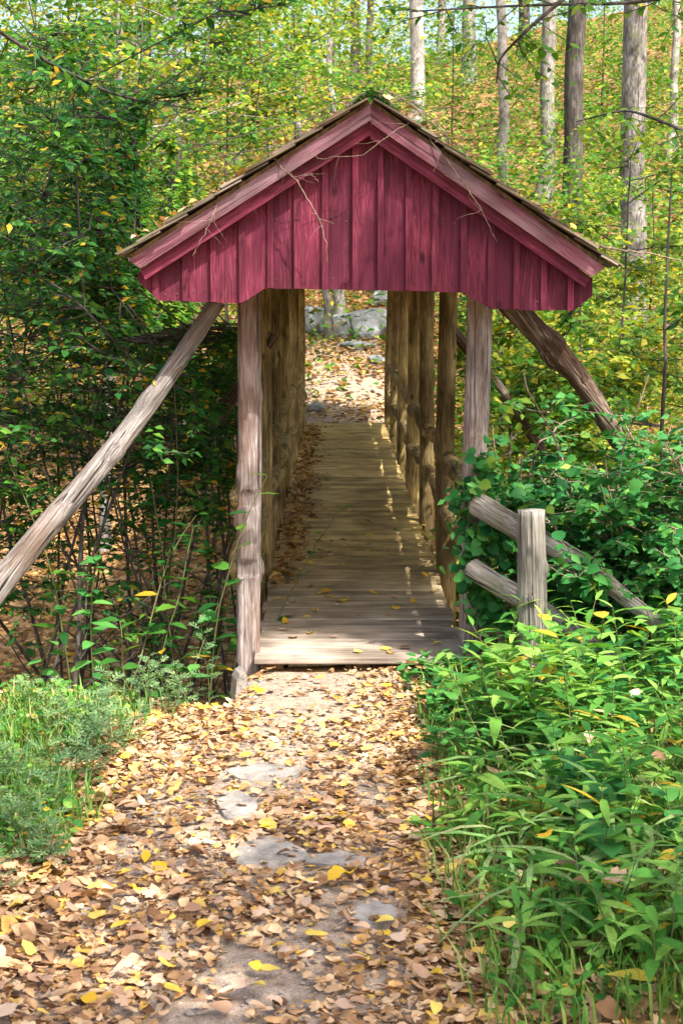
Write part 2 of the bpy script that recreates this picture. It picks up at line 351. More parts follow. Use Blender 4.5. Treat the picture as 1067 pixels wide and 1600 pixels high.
def log(name, p0, p1, r0, r1, mat, parent, seed=0, sides=30, bend=0.02, knots=(), rough=0.05, round_end=0.0, flat=None, notches=(), twist=0.0, step=0.06, foot=0.0):
    """local +Y faces the camera for an upright log; knots: (z, angle, height, size); notches: (z0, z1, depth)"""
    g = np.random.default_rng(seed + 77)
    Mx, L = frame_to(p0, p1, twist)
    n = max(6, int(L / step))
    zs = np.linspace(0, L, n)
    if notches:
        ext = [e for (a, b_, d) in notches for e in (a, a + 0.004, b_ - 0.025, b_)]
        zs = np.sort(np.concatenate([zs, ext]))
    n = len(zs)
    ph = g.uniform(0, 6.28, 8); am = g.uniform(0.5, 1, 8)
    th = np.linspace(0, 2 * np.pi, sides, endpoint=False)
    ZZ, TH = np.meshgrid(zs, th, indexing='ij')
    r = r0 + (r1 - r0) * ZZ / L
    irr = am[0] * np.cos(2 * TH + ph[0] + ZZ * 0.6) * 0.8 + am[1] * np.cos(3 * TH + ph[1] - ZZ) * 0.55 + am[2] * np.sin(ZZ * 3.1 + ph[2] + TH) * 0.7 + am[3] * np.cos(7 * TH + ph[3] + ZZ * 0.4) * 0.35 + am[4] * np.sin(ZZ * 9 + ph[4]) * np.cos(TH + ph[5]) * 0.4
    chk = np.cos(9 * TH + ph[1] + 1.5 * np.sin(ZZ * 1.1 + ph[2])) * 0.5 + np.cos(13 * TH + ph[4] + 1.2 * np.sin(ZZ * 1.7)) * 0.5
    irr = irr - 0.9 * np.clip(chk - 0.35, 0, 1) * (0.5 + 0.5 * np.sin(ZZ * 2.1 + ph[0]))
    r = r * (1 + rough * irr + g.normal(0, rough * 0.15, r.shape))
    for (kz, ka, kh, ks) in knots:
        da = np.angle(np.exp(1j * (TH - ka))) * (r0 + r1) / 2
        d2 = ((ZZ - kz) ** 2 + da ** 2) / ks ** 2
        r = r + kh * np.exp(-d2) - kh * 0.55 * np.exp(-d2 * 7)
    if round_end > 0:
        e = np.minimum(ZZ, L - ZZ)
        r = r * np.clip(0.62 + 0.38 * np.sqrt(np.clip(e / round_end, 0, 1)), 0, 1)
    bx = bend * np.sin(np.pi * ZZ / L + ph[6] * 0.2) + bend * 0.4 * np.sin(2.3 * np.pi * ZZ / L + ph[7])
    by = bend * 0.6 * np.sin(1.6 * np.pi * ZZ / L + ph[5])
    x = r * np.cos(TH) + bx; y = r * np.sin(TH) + by
    if foot > 0:
        k_ = np.clip(1 - ZZ / foot, 0, 1); x = x - 0.018 * k_; sc_ = 1 - 0.45 * k_ * (0.6 + 0.4 * np.cos(3 * TH + 1)); x = x * sc_; y = y * sc_
    if flat is not None: y = np.minimum(y, flat)
    for (a, b_, dp) in notches:
        inside = (ZZ > a + 0.002) & (ZZ < b_ - 0.001)
        y = np.where(inside, np.minimum(y, (flat if flat else r0) - dp), y)
    v = np.stack([x, y, ZZ], -1).reshape(-1, 3)
    f = []
    i0 = (np.arange(n - 1)[:, None] * sides + np.arange(sides)[None]).ravel()
    j = (np.arange(n - 1)[:, None] * sides + ((np.arange(sides) + 1) % sides)[None]).ravel()
    tri = np.concatenate([np.stack([i0, j, j + sides], 1), np.stack([i0, j + sides, i0 + sides], 1)])
    c0 = len(v); v = np.concatenate([v, [[bx[0, 0], by[0, 0], -0.003], [bx[-1, 0], by[-1, 0], L + 0.004]]])
    k = np.arange(sides); k2 = (k + 1) % sides
    tri = np.concatenate([tri, np.stack([k2, k, np.full(sides, c0)], 1), np.stack([(n - 1) * sides + k, (n - 1) * sides + k2, np.full(sides, c0 + 1)], 1)])
    me = mesh_np(name, v, tri, mat, True)
    return link(name, me, parent, Mx)

def beveled_box(wx, ty, L, b=0.004, g=None, warp=0.0):
    xs_ = [-wx / 2, wx / 2]; v = []; f = []
    prof = [(-wx / 2 + b, -ty / 2), (wx / 2 - b, -ty / 2), (wx / 2, -ty / 2 + b), (wx / 2, ty / 2 - b), (wx / 2 - b, ty / 2), (-wx / 2 + b, ty / 2), (-wx / 2, ty / 2 - b), (-wx / 2, -ty / 2 + b)]
    n = 5
    for k in range(n):
        z = L * k / (n - 1)
        wv = warp * math.sin(k * 1.9 + (g or 0))
        for (x, y) in prof: v.append((x + wv * 0.5, y + wv, z))
    for k in range(n - 1):
        for q in range(8):
            a = k * 8 + q; b2 = k * 8 + (q + 1) % 8
            f.append((a, b2, b2 + 8, a + 8))
    f.append(tuple(range(7, -1, -1))); f.append(tuple((n - 1) * 8 + q for q in range(8)))
    return v, f

def board(name, p0, p1, width, thick, mat, parent, up, seed=0, warp=0.002, b=0.004):
    """length along local Z, thickness along local Y (towards up)"""
    Mx, L = frame_to(p0, p1, 0, up)
    v, f = beveled_box(width, thick, L, b, seed, warp)
    return link(name, mesh_py(name, v, f, mat), parent, Mx)

# ------------------------------------------------------------------ the covered bridge
bridge = empty('covered_footbridge', (0, 9.3, 0), 'rustic covered footbridge with red board gable, shake roof and log posts', 'bridge')
POST_Y = [9.42, 12.15, 14.87, 17.6, 20.3, 23.0, 25.65]
DECK_END = 25.75

# deck
stv = []; stf = []
for x0 in (-0.5, 0.0, 0.5):
    b0 = len(stv)
    for y in (9.36, DECK_END):
        for (dx, z) in ((-0.07, -0.30), (0.07, -0.30), (0.07, -0.045), (-0.07, -0.045)): stv.append((x0 + dx, y, z))
    stf += [tuple(b0 + q for q in (0, 1, 2, 3)), tuple(b0 + q for q in (7, 6, 5, 4))]
    for q in range(4): stf.append((b0 + q, b0 + 4 + q, b0 + 4 + (q + 1) % 4, b0 + (q + 1) % 4))
deck = link('deck', mesh_py('deck', stv, stf, M['beam']), bridge)
y = 9.27; k = 0
while y < DECK_END:
    wd = R.uniform(0.19, 0.235) if k else 0.27
    zj = R.uniform(-0.005, 0.004)
    ex = R.uniform(-0.015, 0.02)
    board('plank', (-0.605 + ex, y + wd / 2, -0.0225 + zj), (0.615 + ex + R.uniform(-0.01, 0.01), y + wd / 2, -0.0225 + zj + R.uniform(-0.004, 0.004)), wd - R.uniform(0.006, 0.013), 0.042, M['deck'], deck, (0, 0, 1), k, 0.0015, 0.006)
    y += wd; k += 1

# posts
def post(sx, i):
    yy = POST_Y[i]
    xo = sx * ((0.668 if sx < 0 else 0.698) if i else (0.62 if sx < 0 else 0.675)) + R.uniform(-0.012, 0.012) * (i > 0)
    zb = -0.5 if i else (-0.26 if sx < 0 else -0.3)
    r = (0.066 + R.uniform(-0.006, 0.008)) if i else (0.068 if sx < 0 else 0.074)
    kn = [(R.uniform(0.5, 2.2), R.uniform(0, 6.28), R.uniform(0.008, 0.02), R.uniform(0.03, 0.045)) for _ in range(4)]
    nt_ = (); flat = None
    if i == 0 and sx < 0:
        z_ = lambda py: P(391, py, yy).z - zb
        kn = [(z_(888), math.pi * 0.98, 0.035, 0.045), (z_(812), 0.05, 0.035, 0.05), (z_(740), 0.1, 0.022, 0.04), (z_(905), 1.3, 0.022, 0.04), (z_(620), 3.2, 0.014, 0.03), (z_(855), 0.0, 0.016, 0.03), (z_(560), 1.9, 0.012, 0.03)]
        nt_ = ((z_(792), z_(763), 0.024), (z_(900), z_(872), 0.022)); flat = 0.052
    if i == 0 and sx > 0:
        kn = [(1.55, 1.4, 0.012, 0.02), (1.9, 2.2, 0.008, 0.02), (0.9, 1.2, 0.01, 0.025)]
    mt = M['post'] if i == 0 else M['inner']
    lean = R.uniform(-0.015, 0.015) if i else 0
    return log('post', (xo - lean, yy, zb), (xo + lean, yy, 2.27), r * (1.0 if i == 0 else 1.08), r * 0.96, mt, bridge, seed=i * 7 + (sx > 0) * 50, knots=kn, rough=0.035, bend=0.012, notches=nt_, flat=flat, step=0.03 if i == 0 else 0.05, foot=0.22 if (i == 0 and sx < 0) else 0.0)
for i in range(7):
    for sx in (-1, 1): post(sx, i)

# rails of logs between the posts
for i in range(6):
    for sx in (-1, 1):
        for z in (0.88, 0.47):
            r = R.uniform(0.058, 0.075)
            ya, yb = POST_Y[i] + 0.03, POST_Y[i + 1] - 0.03
            xx = 0.7 if sx > 0 else -0.672
            kn = [(R.uniform(0.3, 2.3), R.uniform(0, 6.28), R.uniform(0.01, 0.03), R.uniform(0.03, 0.06)) for _ in range(4)]
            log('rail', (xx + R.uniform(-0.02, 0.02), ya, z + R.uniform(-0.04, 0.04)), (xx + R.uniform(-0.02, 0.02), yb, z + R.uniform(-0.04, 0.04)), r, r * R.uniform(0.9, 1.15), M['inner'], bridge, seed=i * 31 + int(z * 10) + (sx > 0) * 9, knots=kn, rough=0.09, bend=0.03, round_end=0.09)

# plates, tie beams, rafters
for sx in (-1, 1):
    log('wall_plate', (sx * 0.66, 9.2, 2.33), (sx * 0.66, 25.95, 2.33), 0.075, 0.075, M['beam'], bridge, seed=4 + sx, rough=0.04, step=0.3)
for i in range(7):
    log('tie_beam', (-1.02, POST_Y[i] + (0.0 if i else 0.02), 2.20 + 0.03), (1.1, POST_Y[i], 2.20 + 0.03), 0.05, 0.05, M['beam'], bridge, seed=90 + i, rough=0.05, step=0.15)

# gable outline, measured on the photograph at the gable's own distance
GY = 9.0
def gp(px, py, dy=0.0):
    p = P(px, py, GY); return Vector((p.x, GY + dy, p.z))
PEAK = gp(578, 167); TL = gp(206, 407); TR = gp(939, 418)       # top edge of the rake boards
NORM = Vector((0, -1, 0))
def on_line(a, b, x): return a.z + (b.z - a.z) * (x - a.x) / (b.x - a.x)
def rake_z(x): return on_line(PEAK, TL, x) if x < PEAK.x else on_line(PEAK, TR, x)
bot = [gp(*q) for q in ((200, 425), (248, 470), (379, 474), (413, 451), (721, 457), (769, 483), (893, 486), (936, 452))]
def bot_z(x):
    return float(np.interp(x, [q.x for q in bot], [q.z for q in bot]))

# backing frame behind the boards, then boards and battens one by one
gv = []; gf = []
def prism_xz(poly, y0, y1):
    v = [(x, y0, z) for x, z in poly] + [(x, y1, z) for x, z in poly]; n = len(poly)
    f = [tuple(range(n)), tuple(range(2 * n - 1, n - 1, -1))] + [(q, q + n, (q + 1) % n + n, (q + 1) % n) for q in range(n)]
    return v, f
xa, xb = bot[0].x + 0.30, bot[-1].x - 0.30
poly = [(xa, rake_z(xa) - 0.14), (xa, rake_z(xa) - 0.17), (xb, rake_z(xb) - 0.17), (xb, rake_z(xb) - 0.14), (PEAK.x, PEAK.z - 0.16)]
bv, bf = prism_xz([(xa, rake_z(xa) - 0.17), (xb, rake_z(xb) - 0.17), (PEAK.x, PEAK.z - 0.17)], GY + 0.012, GY + 0.05)
gable = link('gable', mesh_py('gable', bv, bf, M['beam']), bridge)
BAT = [244, 290, 334, 379, 423, 465, 508, 555, 594, 638, 679, 723, 766, 806, 849, 891]
edges = [gp(216, 440).x] + [gp(b, 400).x for b in BAT] + [gp(925, 440).x]

def gable_piece(name, x0, x1, y0, y1, drop, mat, b=0.0025, dz=0.0):
    xsb = sorted({x0, x1} | {q.x for q in bot if x0 < q.x < x1})
    top = sorted({x0, x1} | ({PEAK.x} if x0 < PEAK.x < x1 else set()))
    cx = (x0 + x1) / 2; cz = 0.5 * (rake_z(cx) + bot_z(cx))
    poly = [(x - cx, bot_z(x) - cz + dz) for x in xsb] + [(x - cx, rake_z(x) - drop - cz) for x in reversed(top)]
    v, f = prism_xz(poly, y0 - GY, y1 - GY)
    return link(name, mesh_py(name, v, [tuple(reversed(q)) for q in f] if False else f, mat), gable, Matrix.Translation((cx, GY, cz)))
for a, c in zip(edges[:-1], edges[1:]):
    gable_piece('board', a + 0.0015, c - 0.0015, GY - 0.012 + R.uniform(-0.0025, 0.0025), GY + 0.009, 0.09, M['red'], dz=R.uniform(-0.004, 0.004))
for bpx in BAT:
    x = gp(bpx, 400).x; hw = R.uniform(0.015, 0.0185)
    gable_piece('batten', x - hw, x + hw, GY - 0.034 + R.uniform(-0.002, 0.002), GY - 0.0155, 0.09, M['red'], dz=0.004)

nv = []; nf = []
for a, c in zip(edges[:-1], edges[1:]):
    cx = (a + c) / 2; lo, hi = bot_z(cx), rake_z(cx) - 0.2
    for zz in (lo + 0.05, lo + 0.38, lo + 0.72):
        if zz > hi: continue
        for xx in (cx - 0.035, cx + 0.035):
            b0 = len(nv); nx_, nz_ = xx + R.uniform(-.008, .008), zz + R.uniform(-.015, .015)
            nv += [(nx_ + 0.0045 * math.cos(q * math.pi / 4), GY - 0.0165, nz_ + 0.0045 * math.sin(q * math.pi / 4)) for q in range(8)]; nf.append(tuple(b0 + q for q in range(8)))
link('nail_heads', mesh_py('nail_heads', nv, nf, M['bark_dark']), gable)
# roof: sheathing, rake boards, shakes, ridge
ROOF_Y0, ROOF_Y1 = GY - 0.16, 26.25
def down(v_, a, b):      # unit vector down the slope and its outward normal
    d = (b - a).normalized(); n = Vector((-d.z, 0, d.x))
    return d, (n if n.z > 0 else -n)
dL, nL = down(None, PEAK, TL); dR, nR = down(None, PEAK, TR)
sv = []; sf = []
for (d, n, end) in ((dL, nL, TL), (dR, nR, TR)):
    b0 = len(sv)
    for yy in (GY - 0.10, ROOF_Y1):
        for p in (PEAK + n * 0.002, end + n * 0.002 - d * 0.02, end + n * 0.022 - d * 0.02, PEAK + n * 0.022): sv.append((p.x, yy, p.z))
    sf += [tuple(b0 + q for q in (0, 1, 2, 3)), tuple(b0 + q for q in (7, 6, 5, 4))]
    for q in range(4): sf.append((b0 + q, b0 + 4 + q, b0 + 4 + (q + 1) % 4, b0 + (q + 1) % 4))
roof = link('roof', mesh_py('roof', sv, sf, M['beam']), bridge)
def rake(end, d, n, w, off, y0, thick, mat, cut, ext=0.0, label=None):
    """one sloping board of the gable edge: a prism with a plumb joint at the ridge"""
    a0 = PEAK - n * off; a1 = PEAK - n * (off + w)
    # slide both lines to the ridge plane x = PEAK.x
    s0 = -(a0.x - PEAK.x) / d.x; s1 = -(a1.x - PEAK.x) / d.x
    L = (end - PEAK).length + ext
    q = [a0 + d * s0, a1 + d * s1, a1 + d * (L - cut), a0 + d * L]
    Mx, LL = frame_to(q[0], q[3], 0, (0, -1, 0))
    Mi = Mx.inverted()
    v = []
    for yy in (y0, y0 + thick):
        for p in q: v.append(Mi @ Vector((p.x, yy, p.z)))
    f = [(0, 1, 2, 3), (7, 6, 5, 4)] + [(k, k + 4, (k + 1) % 4 + 4, (k + 1) % 4) for k in range(4)]
    return link('rake_board', mesh_py('rake_board', v, f, mat), roof, Mx)
rake(TL, dL, nL, 0.070, 0.0, GY - 0.135, 0.036, M['rake'], 0.03)
rake(TR, dR, nR, 0.080, 0.0, GY - 0.135, 0.036, M['rake'], 0.03)
rake(TL, dL, nL, 0.060, 0.0715, GY - 0.095, 0.060, M['red'], -0.005, -0.02)
rake(TR, dR, nR, 0.062, 0.0815, GY - 0.095, 0.060, M['red'], -0.005, -0.03)
# shakes: the front edge one by one, the rest of the roof as one mass
def shake_geo(g, w, L, t):
    j = lambda s: g.uniform(-s, s)
    return [(-w / 2 + j(.004), 0, 0), (w / 2 + j(.004), 0, 0), (w / 2 + j(.006), L + j(.02), 0.002), (-w / 2 + j(.006), L + j(.02), 0.002),
            (-w / 2, 0, t * .5), (w / 2, 0, t * .5), (w / 2 + j(.005), L + j(.015), t + j(.003)), (-w / 2 + j(.005), L + j(.015), t + j(.003))]
SF = [(3, 2, 1, 0), (4, 5, 6, 7), (0, 1, 5, 4), (1, 2, 6, 5), (2, 3, 7, 6), (3, 0, 4, 7)]
restv = []; restf = []
for (d, n, end) in ((dL, nL, TL), (dR, nR, TR)):
    Lr = (end - PEAK).length; nc = 9; ex = Lr / nc
    for c in range(nc + 1):
        s = ex * (c - 0.35)
        yy = ROOF_Y0 - R.uniform(-0.01, 0.045); kcol = 0
        while yy < ROOF_Y1:
            w = R.uniform(0.11, 0.2); Ls = min(ex * 1.7, Lr + R.uniform(0.015, 0.06) - s)
            if Ls < 0.06: break
            ax_y = d; ax_z = n; ax_x = Vector((0, 1, 0))
            base = PEAK + d * max(s, 0.0) + n * (0.024 + R.uniform(0, 0.006)); base.y = yy + w / 2
            tilt = 0.030 / (ex * 1.7)
            vv = [base + ax_x * x + ax_y * yv + ax_z * (z + 0.012 * (yv / (ex * 1.7)) * 1.6) for (x, yv, z) in shake_geo(R, w - 0.006, Ls, 0.016)]
            if kcol < 2:
                Mx, LL = frame_to(base, base + d * 0.1, 0, n)
                Mi = Mx.inverted()
                link('shingle', mesh_py('shingle', [Mi @ p for p in vv], SF, M['shake']), roof, Mx)
            else:
                b0 = len(restv); restv += vv; restf += [tuple(b0 + q for q in f) for f in SF]
            yy += w; kcol += 1
setp(link('shingle_field', mesh_py('shingle_field', restv, restf, M['shake']), roof), 'rows of weathered wooden roof shakes', kind='stuff')
for sgn, d, n in ((-1, dL, nL), (1, dR, nR)):
    a = PEAK + n * 0.06 + d * 0.05
    board('ridge_cap', (a.x, ROOF_Y0 + 0.02, a.z), (a.x, ROOF_Y1, a.z), 0.12, 0.018, M['shake'], roof, n, 3)

# diagonal braces
bA = P(338, 470, 9.42); bB = P(-45, 985, 8.75)
log('brace', bA, bB, 0.046, 0.072, M['brace'], bridge, 3, bend=0.03, rough=0.07, knots=[(1.05, 1.0, 0.025, 0.05), (0.7, 2.4, 0.02, 0.05), (1.5, 1.8, 0.015, 0.06)], step=0.05)
bA = P(795, 470, 9.42); bB = P(985, 708, 9.6)
log('brace', bA, bB, 0.068, 0.05, M['dark_log'], bridge, 8, bend=0.03, rough=0.09, knots=[(0.42, 3.3, 0.05, 0.06), (0.35, 0.4, 0.03, 0.06), (0.62, 1.4, -0.03, 0.03)], step=0.04)
log('brace', P(700, 510, 12.15), P(880, 745, 12.2), 0.042, 0.036, M['dark_log'], bridge, 12, bend=0.02, rough=0.06)
log('brace', P(425, 520, 12.15), P(235, 800, 12.2), 0.055, 0.05, M['dark_log'], bridge, 13, bend=0.02, rough=0.06)

# ------------------------------------------------------------------ fence of logs beside the bridge
fence = empty('log_fence', P(835, 1130, 8.0), 'weathered log fence with one stout post and two sloping rails beside the vine-covered bridge post', 'fence')
pb = P(836, 1150, 8.05); pt = P(829, 797, 8.05)
log('post', pb, pt, 0.083, 0.066, M['fence'], fence, 21, knots=[(0.85, 2.7, 0.02, 0.03), (0.7, 1.2, 0.014, 0.022), (0.42, 1.8, 0.018, 0.03)], rough=0.04, step=0.03, bend=0.006)
log('rail', P(737, 790, 9.2), P(1045, 968, 8.3), 0.066, 0.036, M['fence'], fence, 25, knots=[(0.3, 1.2, 0.02, 0.05), (0.55, 4.0, 0.018, 0.04), (0.42, 3.0, 0.02, 0.04)], rough=0.10, bend=0.035, round_end=0.03, step=0.03)
log('rail', P(733, 893, 9.15), P(1010, 1060, 8.3), 0.064, 0.04, M['fence'], fence, 28, knots=[(0.35, 1.0, 0.02, 0.05), (0.6, 3.6, 0.02, 0.04)], rough=0.10, bend=0.03, round_end=0.03, step=0.03)

# ------------------------------------------------------------------ stones
def rock(name, loc, size, seed, mat, label, cat, group=None, rotz=0.0, flat=False):
    import bmesh
    bm = bmesh.new(); bmesh.ops.create_icosphere(bm, subdivisions=4, radius=1)
    g = np.random.default_rng(seed)
    co = np.array([v.co[:] for v in bm.verts])
    for _ in range(16 if not flat else 9):          # cleave with random planes for facets
        n = g.normal(0, 1, 3); n[2] *= (0.5 if not flat else 0.12); n /= np.linalg.norm(n)
        h = g.uniform(0.62, 0.9); dd = co @ n - h
        co = co - np.clip(dd, 0, None)[:, None] * n[None] * 0.93
    if flat: co[:, 2] = np.clip(co[:, 2], -1, 0.35)
    fr = g.normal(0, 1, (6, 3)) * 3.5; ph = g.uniform(0, 6, 6)
    nz = sum(np.sin(co @ fr[k] + ph[k]) for k in range(6)) / 6
    co = co * (1 + 0.045 * nz[:, None] + g.normal(0, 0.006, (len(co), 1)))
    co = co * np.array(size)
    for v, c in zip(bm.verts, co): v.co = c
    me = bpy.data.meshes.new(name); bm.to_mesh(me); bm.free(); me.materials.append(mat)
    o = bpy.data.objects.new(name, me); COL.objects.link(o); o.location = loc; o.rotation_euler = (0, 0, rotz)
    return setp(o, label, cat, group)

def ground_pt(px, py, y0=4.0, y1=70.0):
    for yy in np.arange(y0, y1, 0.05):
        p = P(px, py, yy)
        if p.z <= float(T(p.x, p.y)): return Vector((p.x, p.y, float(T(p.x, p.y))))
    return P(px, py, y1)

STONES = []
for (px, py, sx, sy, rz, lab) in [
        (415, 1212, 0.21, 0.16, 0.3, 'flat grey stone set in the path, farthest of the path stones from the camera'),
        (372, 1262, 0.10, 0.22, 0.1, 'squarish pale grey stone slab bare of leaves in the path'),
        (420, 1335, 0.17, 0.18, 0.8, 'flat grey stone half buried under leaves, just below the squarish slab'),
        (528, 1352, 0.13, 0.10, 0.2, 'small flat stone in the middle of the path among tan leaves'),
        (585, 1440, 0.16, 0.10, 1.2, 'low stone nearest the camera, almost hidden under path leaves')]:
    g0 = ground_pt(px, py); STONES.append((g0.x, g0.y, sx, sy))
    rock('path_stone', g0 + Vector((0, 0, 0.0)), (sx, sy, 0.055), int(px), M['stone'], lab, 'stone', 'flat stones in the path', rz, True)
# upright slab beside the foot of the front post
sp0 = ground_pt(372, 1108)
v, f = prism_xz([(-0.036, -0.3), (0.03, -0.3), (0.033, -0.1), (0.026, 0.03), (0.03, 0.11), (0.014, 0.14), (-0.012, 0.125), (-0.03, 0.09), (-0.037, 0.0)], -0.05, 0.09)
o = link('edging_slab', mesh_py('edging_slab', v, f, M['stone']), None, Matrix.Translation(P(376, 1085, 8.85)) @ Matrix.Rotation(0.25, 4, 'Z'))
setp(o, 'upright grey stone slab wedged beside the foot of the notched bridge post', 'stone')
rock('edging_stone', P(405, 1075, 9.0) + Vector((0, 0, -0.05)), (0.09, 0.12, 0.11), 8, M['stone'], 'rounded grey stone at the foot of the notched bridge post', 'stone', None, 0.4)

for (px, py, dd, s, lab) in [
        (575, 490, 33.0, (0.75, 0.7, 0.62), 'large pointed grey boulder seen through the bridge opening'),
        (640, 480, 34.0, (0.62, 0.6, 0.55), 'grey boulder touching the far right post line beyond the bridge'),
        (530, 497, 33.0, (0.55, 0.5, 0.42), 'small pale boulder between the two thin saplings and the pointed boulder'),
        (487, 488, 33.5, (0.75, 0.6, 0.42), 'low pale boulder beside the far end post, left of the saplings'),
        (560, 515, 31.8, (0.5, 0.35, 0.14), 'flat dark stone at the foot of the pointed boulder'),
        (610, 462, 35.5, (0.9, 0.7, 0.5), 'broad pale boulder uphill behind the pointed boulder'),
        (590, 548, 30.6, (0.3, 0.25, 0.12), 'small flat pale stone on the slope beyond the bridge'),
        (493, 625, 27.2, (0.22, 0.2, 0.13), 'small dark stone beside the end of the bridge deck')]:
    g0 = P(px, py, dd); gz = float(T(g0.x, g0.y))
    rock('boulder', (g0.x, g0.y, gz + s[2] * 0.12), tuple(q * 0.85 for q in s), int(px + py), M['boulder'], lab, 'boulder', 'grey boulders on the far bank', px * 0.1)

# ------------------------------------------------------------------ leaf shapes
FINE = ((0.0, 0), (0.1, 0.5), (0.26, 0.88), (0.46, 1.0), (0.66, 0.82), (0.84, 0.46), (1.0, 0))
def leaf_shape(w, fold=0.25, curl=0.15, stations=((0.0, 0), (0.22, 0.8), (0.5, 1.0), (0.78, 0.62), (1.0, 0)), wave=0.0, seed=0, cup=0.0, stalk=0.0):
    g = np.random.default_rng(seed)
    v = []; mid = []; lf = []; rt = []
    for k, (t, ww) in enumerate(stations):
        z = -curl * t * t
        mid.append(len(v)); v.append((0, t, z))
        if ww > 0:
            h = w * ww / 2
            lf.append(len(v)); v.append((-h * (1 + g.uniform(-wave, wave)), t + g.uniform(-wave, wave) * 0.15 - 0.03, z + h * fold + cup * h + g.uniform(-wave, wave) * 0.12))
            rt.append(len(v)); v.append((h * (1 + g.uniform(-wave, wave)), t + g.uniform(-wave, wave) * 0.15 - 0.03, z + h * fold + cup * h + g.uniform(-wave, wave) * 0.12))
    tri = []
    n = len(lf)
    for side, flip in ((lf, False), (rt, True)):
        fs = [(mid[0], mid[1], side[0])]
        for k in range(n - 1):
            fs += [(mid[k + 1], mid[k + 2], side[k + 1]), (mid[k + 1], side[k + 1], side[k])]
        fs += [(mid[n], mid[n + 1], side[n - 1])]
        tri += [(a, c, b) if flip else (a, b, c) for (a, b, c) in fs]
    if stalk:
        b0 = len(v); v += [(-0.02, 0.03, 0.004), (0.02, 0.03, 0.004), (0.06, -stalk, 0.05), (0.03, -stalk, 0.05)]; tri += [(b0, b0 + 1, b0 + 2), (b0, b0 + 2, b0 + 3), (b0, mid[1], b0 + 1)]
    return np.array(v, float), np.array(tri)

def lobed_shape(seed, curl=0.2):
    g = np.random.default_rng(seed)
    ang = np.radians([-90, -52, -18, 8, 28, 52, 68, 90, 112, 128, 152, 172, 198, 232])
    rad = 0.78 * np.array([0.30, 0.42, 0.55, 0.32, 0.60, 0.55, 0.36, 0.68, 0.36, 0.55, 0.60, 0.32, 0.55, 0.42]) * (1 + g.uniform(-0.08, 0.08, 14))
    x = rad * np.cos(ang); y = rad * np.sin(ang) + 0.35
    z = curl * (x * x * 1.5) + g.uniform(-0.06, 0.06, 14) - curl * 0.4 * (y - 0.3) ** 2
    v = np.concatenate([[[0, 0.3, 0]], np.stack([x, y, z], 1)])
    tri = [(0, k + 1, (k + 1) % 14 + 1) for k in range(14)]
    return v, np.array(tri)

SH = {
    'ovate': [leaf_shape(0.58, 0.25, 0.15), leaf_shape(0.62, 0.1, 0.3, seed=2, wave=0.1), leaf_shape(0.52, 0.35, 0.05, seed=3)],
    'round': [leaf_shape(0.92, 0.15, 0.12, ((0, 0), (0.14, 0.75), (0.45, 1.0), (0.78, 0.78), (1, 0))), leaf_shape(0.85, 0.25, 0.25, ((0, 0), (0.14, 0.75), (0.45, 1.0), (0.78, 0.74), (1, 0)), 0.08, 4)],
    'lance': [leaf_shape(0.24, 0.3, 0.35), leaf_shape(0.27, 0.2, 0.6, seed=5, wave=0.1), leaf_shape(0.2, 0.4, 0.15)],
    'lite': [(np.array([(0, 0, 0), (0, .48, -.03), (0, 1, -.16), (-.28, .42, .05), (.28, .42, .05)]), np.array([(0, 1, 3), (1, 2, 3), (0, 4, 1), (1, 4, 2)]))],
    'dead': [leaf_shape(0.68, 0.3, -0.15, FINE, 0.22, 11, 0, 0.25), leaf_shape(0.6, -0.2, 0.2, FINE, 0.25, 12, 0, 0.3), leaf_shape(0.75, 0.12, 0.3, FINE, 0.25, 13), leaf_shape(0.5, 0.7, 0.12, FINE, 0.2, 14, 0, 0.2), lobed_shape(15, 0.3), lobed_shape(16, -0.4), leaf_shape(0.7, -0.3, -0.2, FINE, 0.3, 17, 0, 0.25), leaf_shape(0.4, 0.2, 0.15, FINE, 0.3, 18), leaf_shape(0.85, 0.1, 0.1, FINE, 0.2, 19, 0, 0.3), leaf_shape(0.62, 0.55, 0.5, FINE, 0.3, 20)],
    'deadlite': [(np.array([(0, 0, .05), (0, .48, -.03), (0, 1, .12), (-.34, .42, .12), (.3, .5, .02)]), np.array([(0, 1, 3), (1, 2, 3), (0, 4, 1), (1, 4, 2)])), (np.array([(0, 0, 0), (0, .48, .1), (0, 1, 0), (-.34, .5, -.02), (.32, .42, .03)]), np.array([(0, 1, 3), (1, 2, 3), (0, 4, 1), (1, 4, 2)]))],
    'blade': [leaf_shape(0.085, 0.3, 0.7), leaf_shape(0.1, 0.3, 1.0, seed=41, wave=0.1), leaf_shape(0.075, 0.4, 0.45)],
    'feather': [], 'big': [leaf_shape(0.5, 0.2, 0.3, wave=0.06, seed=31), leaf_shape(0.46, 0.15, 0.15, wave=0.06, seed=32)],
}
def feather(seed):
    g = np.random.default_rng(seed); v = []; t = []
    def blade(o, d, L, w):
        o = np.array(o); d = np.array(d) / np.linalg.norm(d); p = np.array((-d[1], d[0], 0)); b = len(v)
        v.extend([o, o + d * L * .5 + p * w, o + d * L, o + d * L * .5 - p * w]); t.extend([(b, b + 2, b + 1), (b, b + 3, b + 2)])
    blade((0, 0, 0), (0, 1, -.1), 1, .05)
    for s in (-1, 1):
        for y_, L in ((.25, .3), (.45, .42), (.65, .36), (.82, .22)):
            blade((0, y_, -.05 * y_), (s * .8, .65, g.uniform(-.1, .2)), L, .05)
    return np.array(v), np.array(t)
SH['feather'] = [feather(1), feather(2)]

def basis(d, n):
    d = d / np.linalg.norm(d, axis=1, keepdims=True)
    n = n - (n * d).sum(1, keepdims=True) * d
    n = n / np.maximum(np.linalg.norm(n, axis=1, keepdims=True), 1e-6)
    return np.cross(d, n), d, n

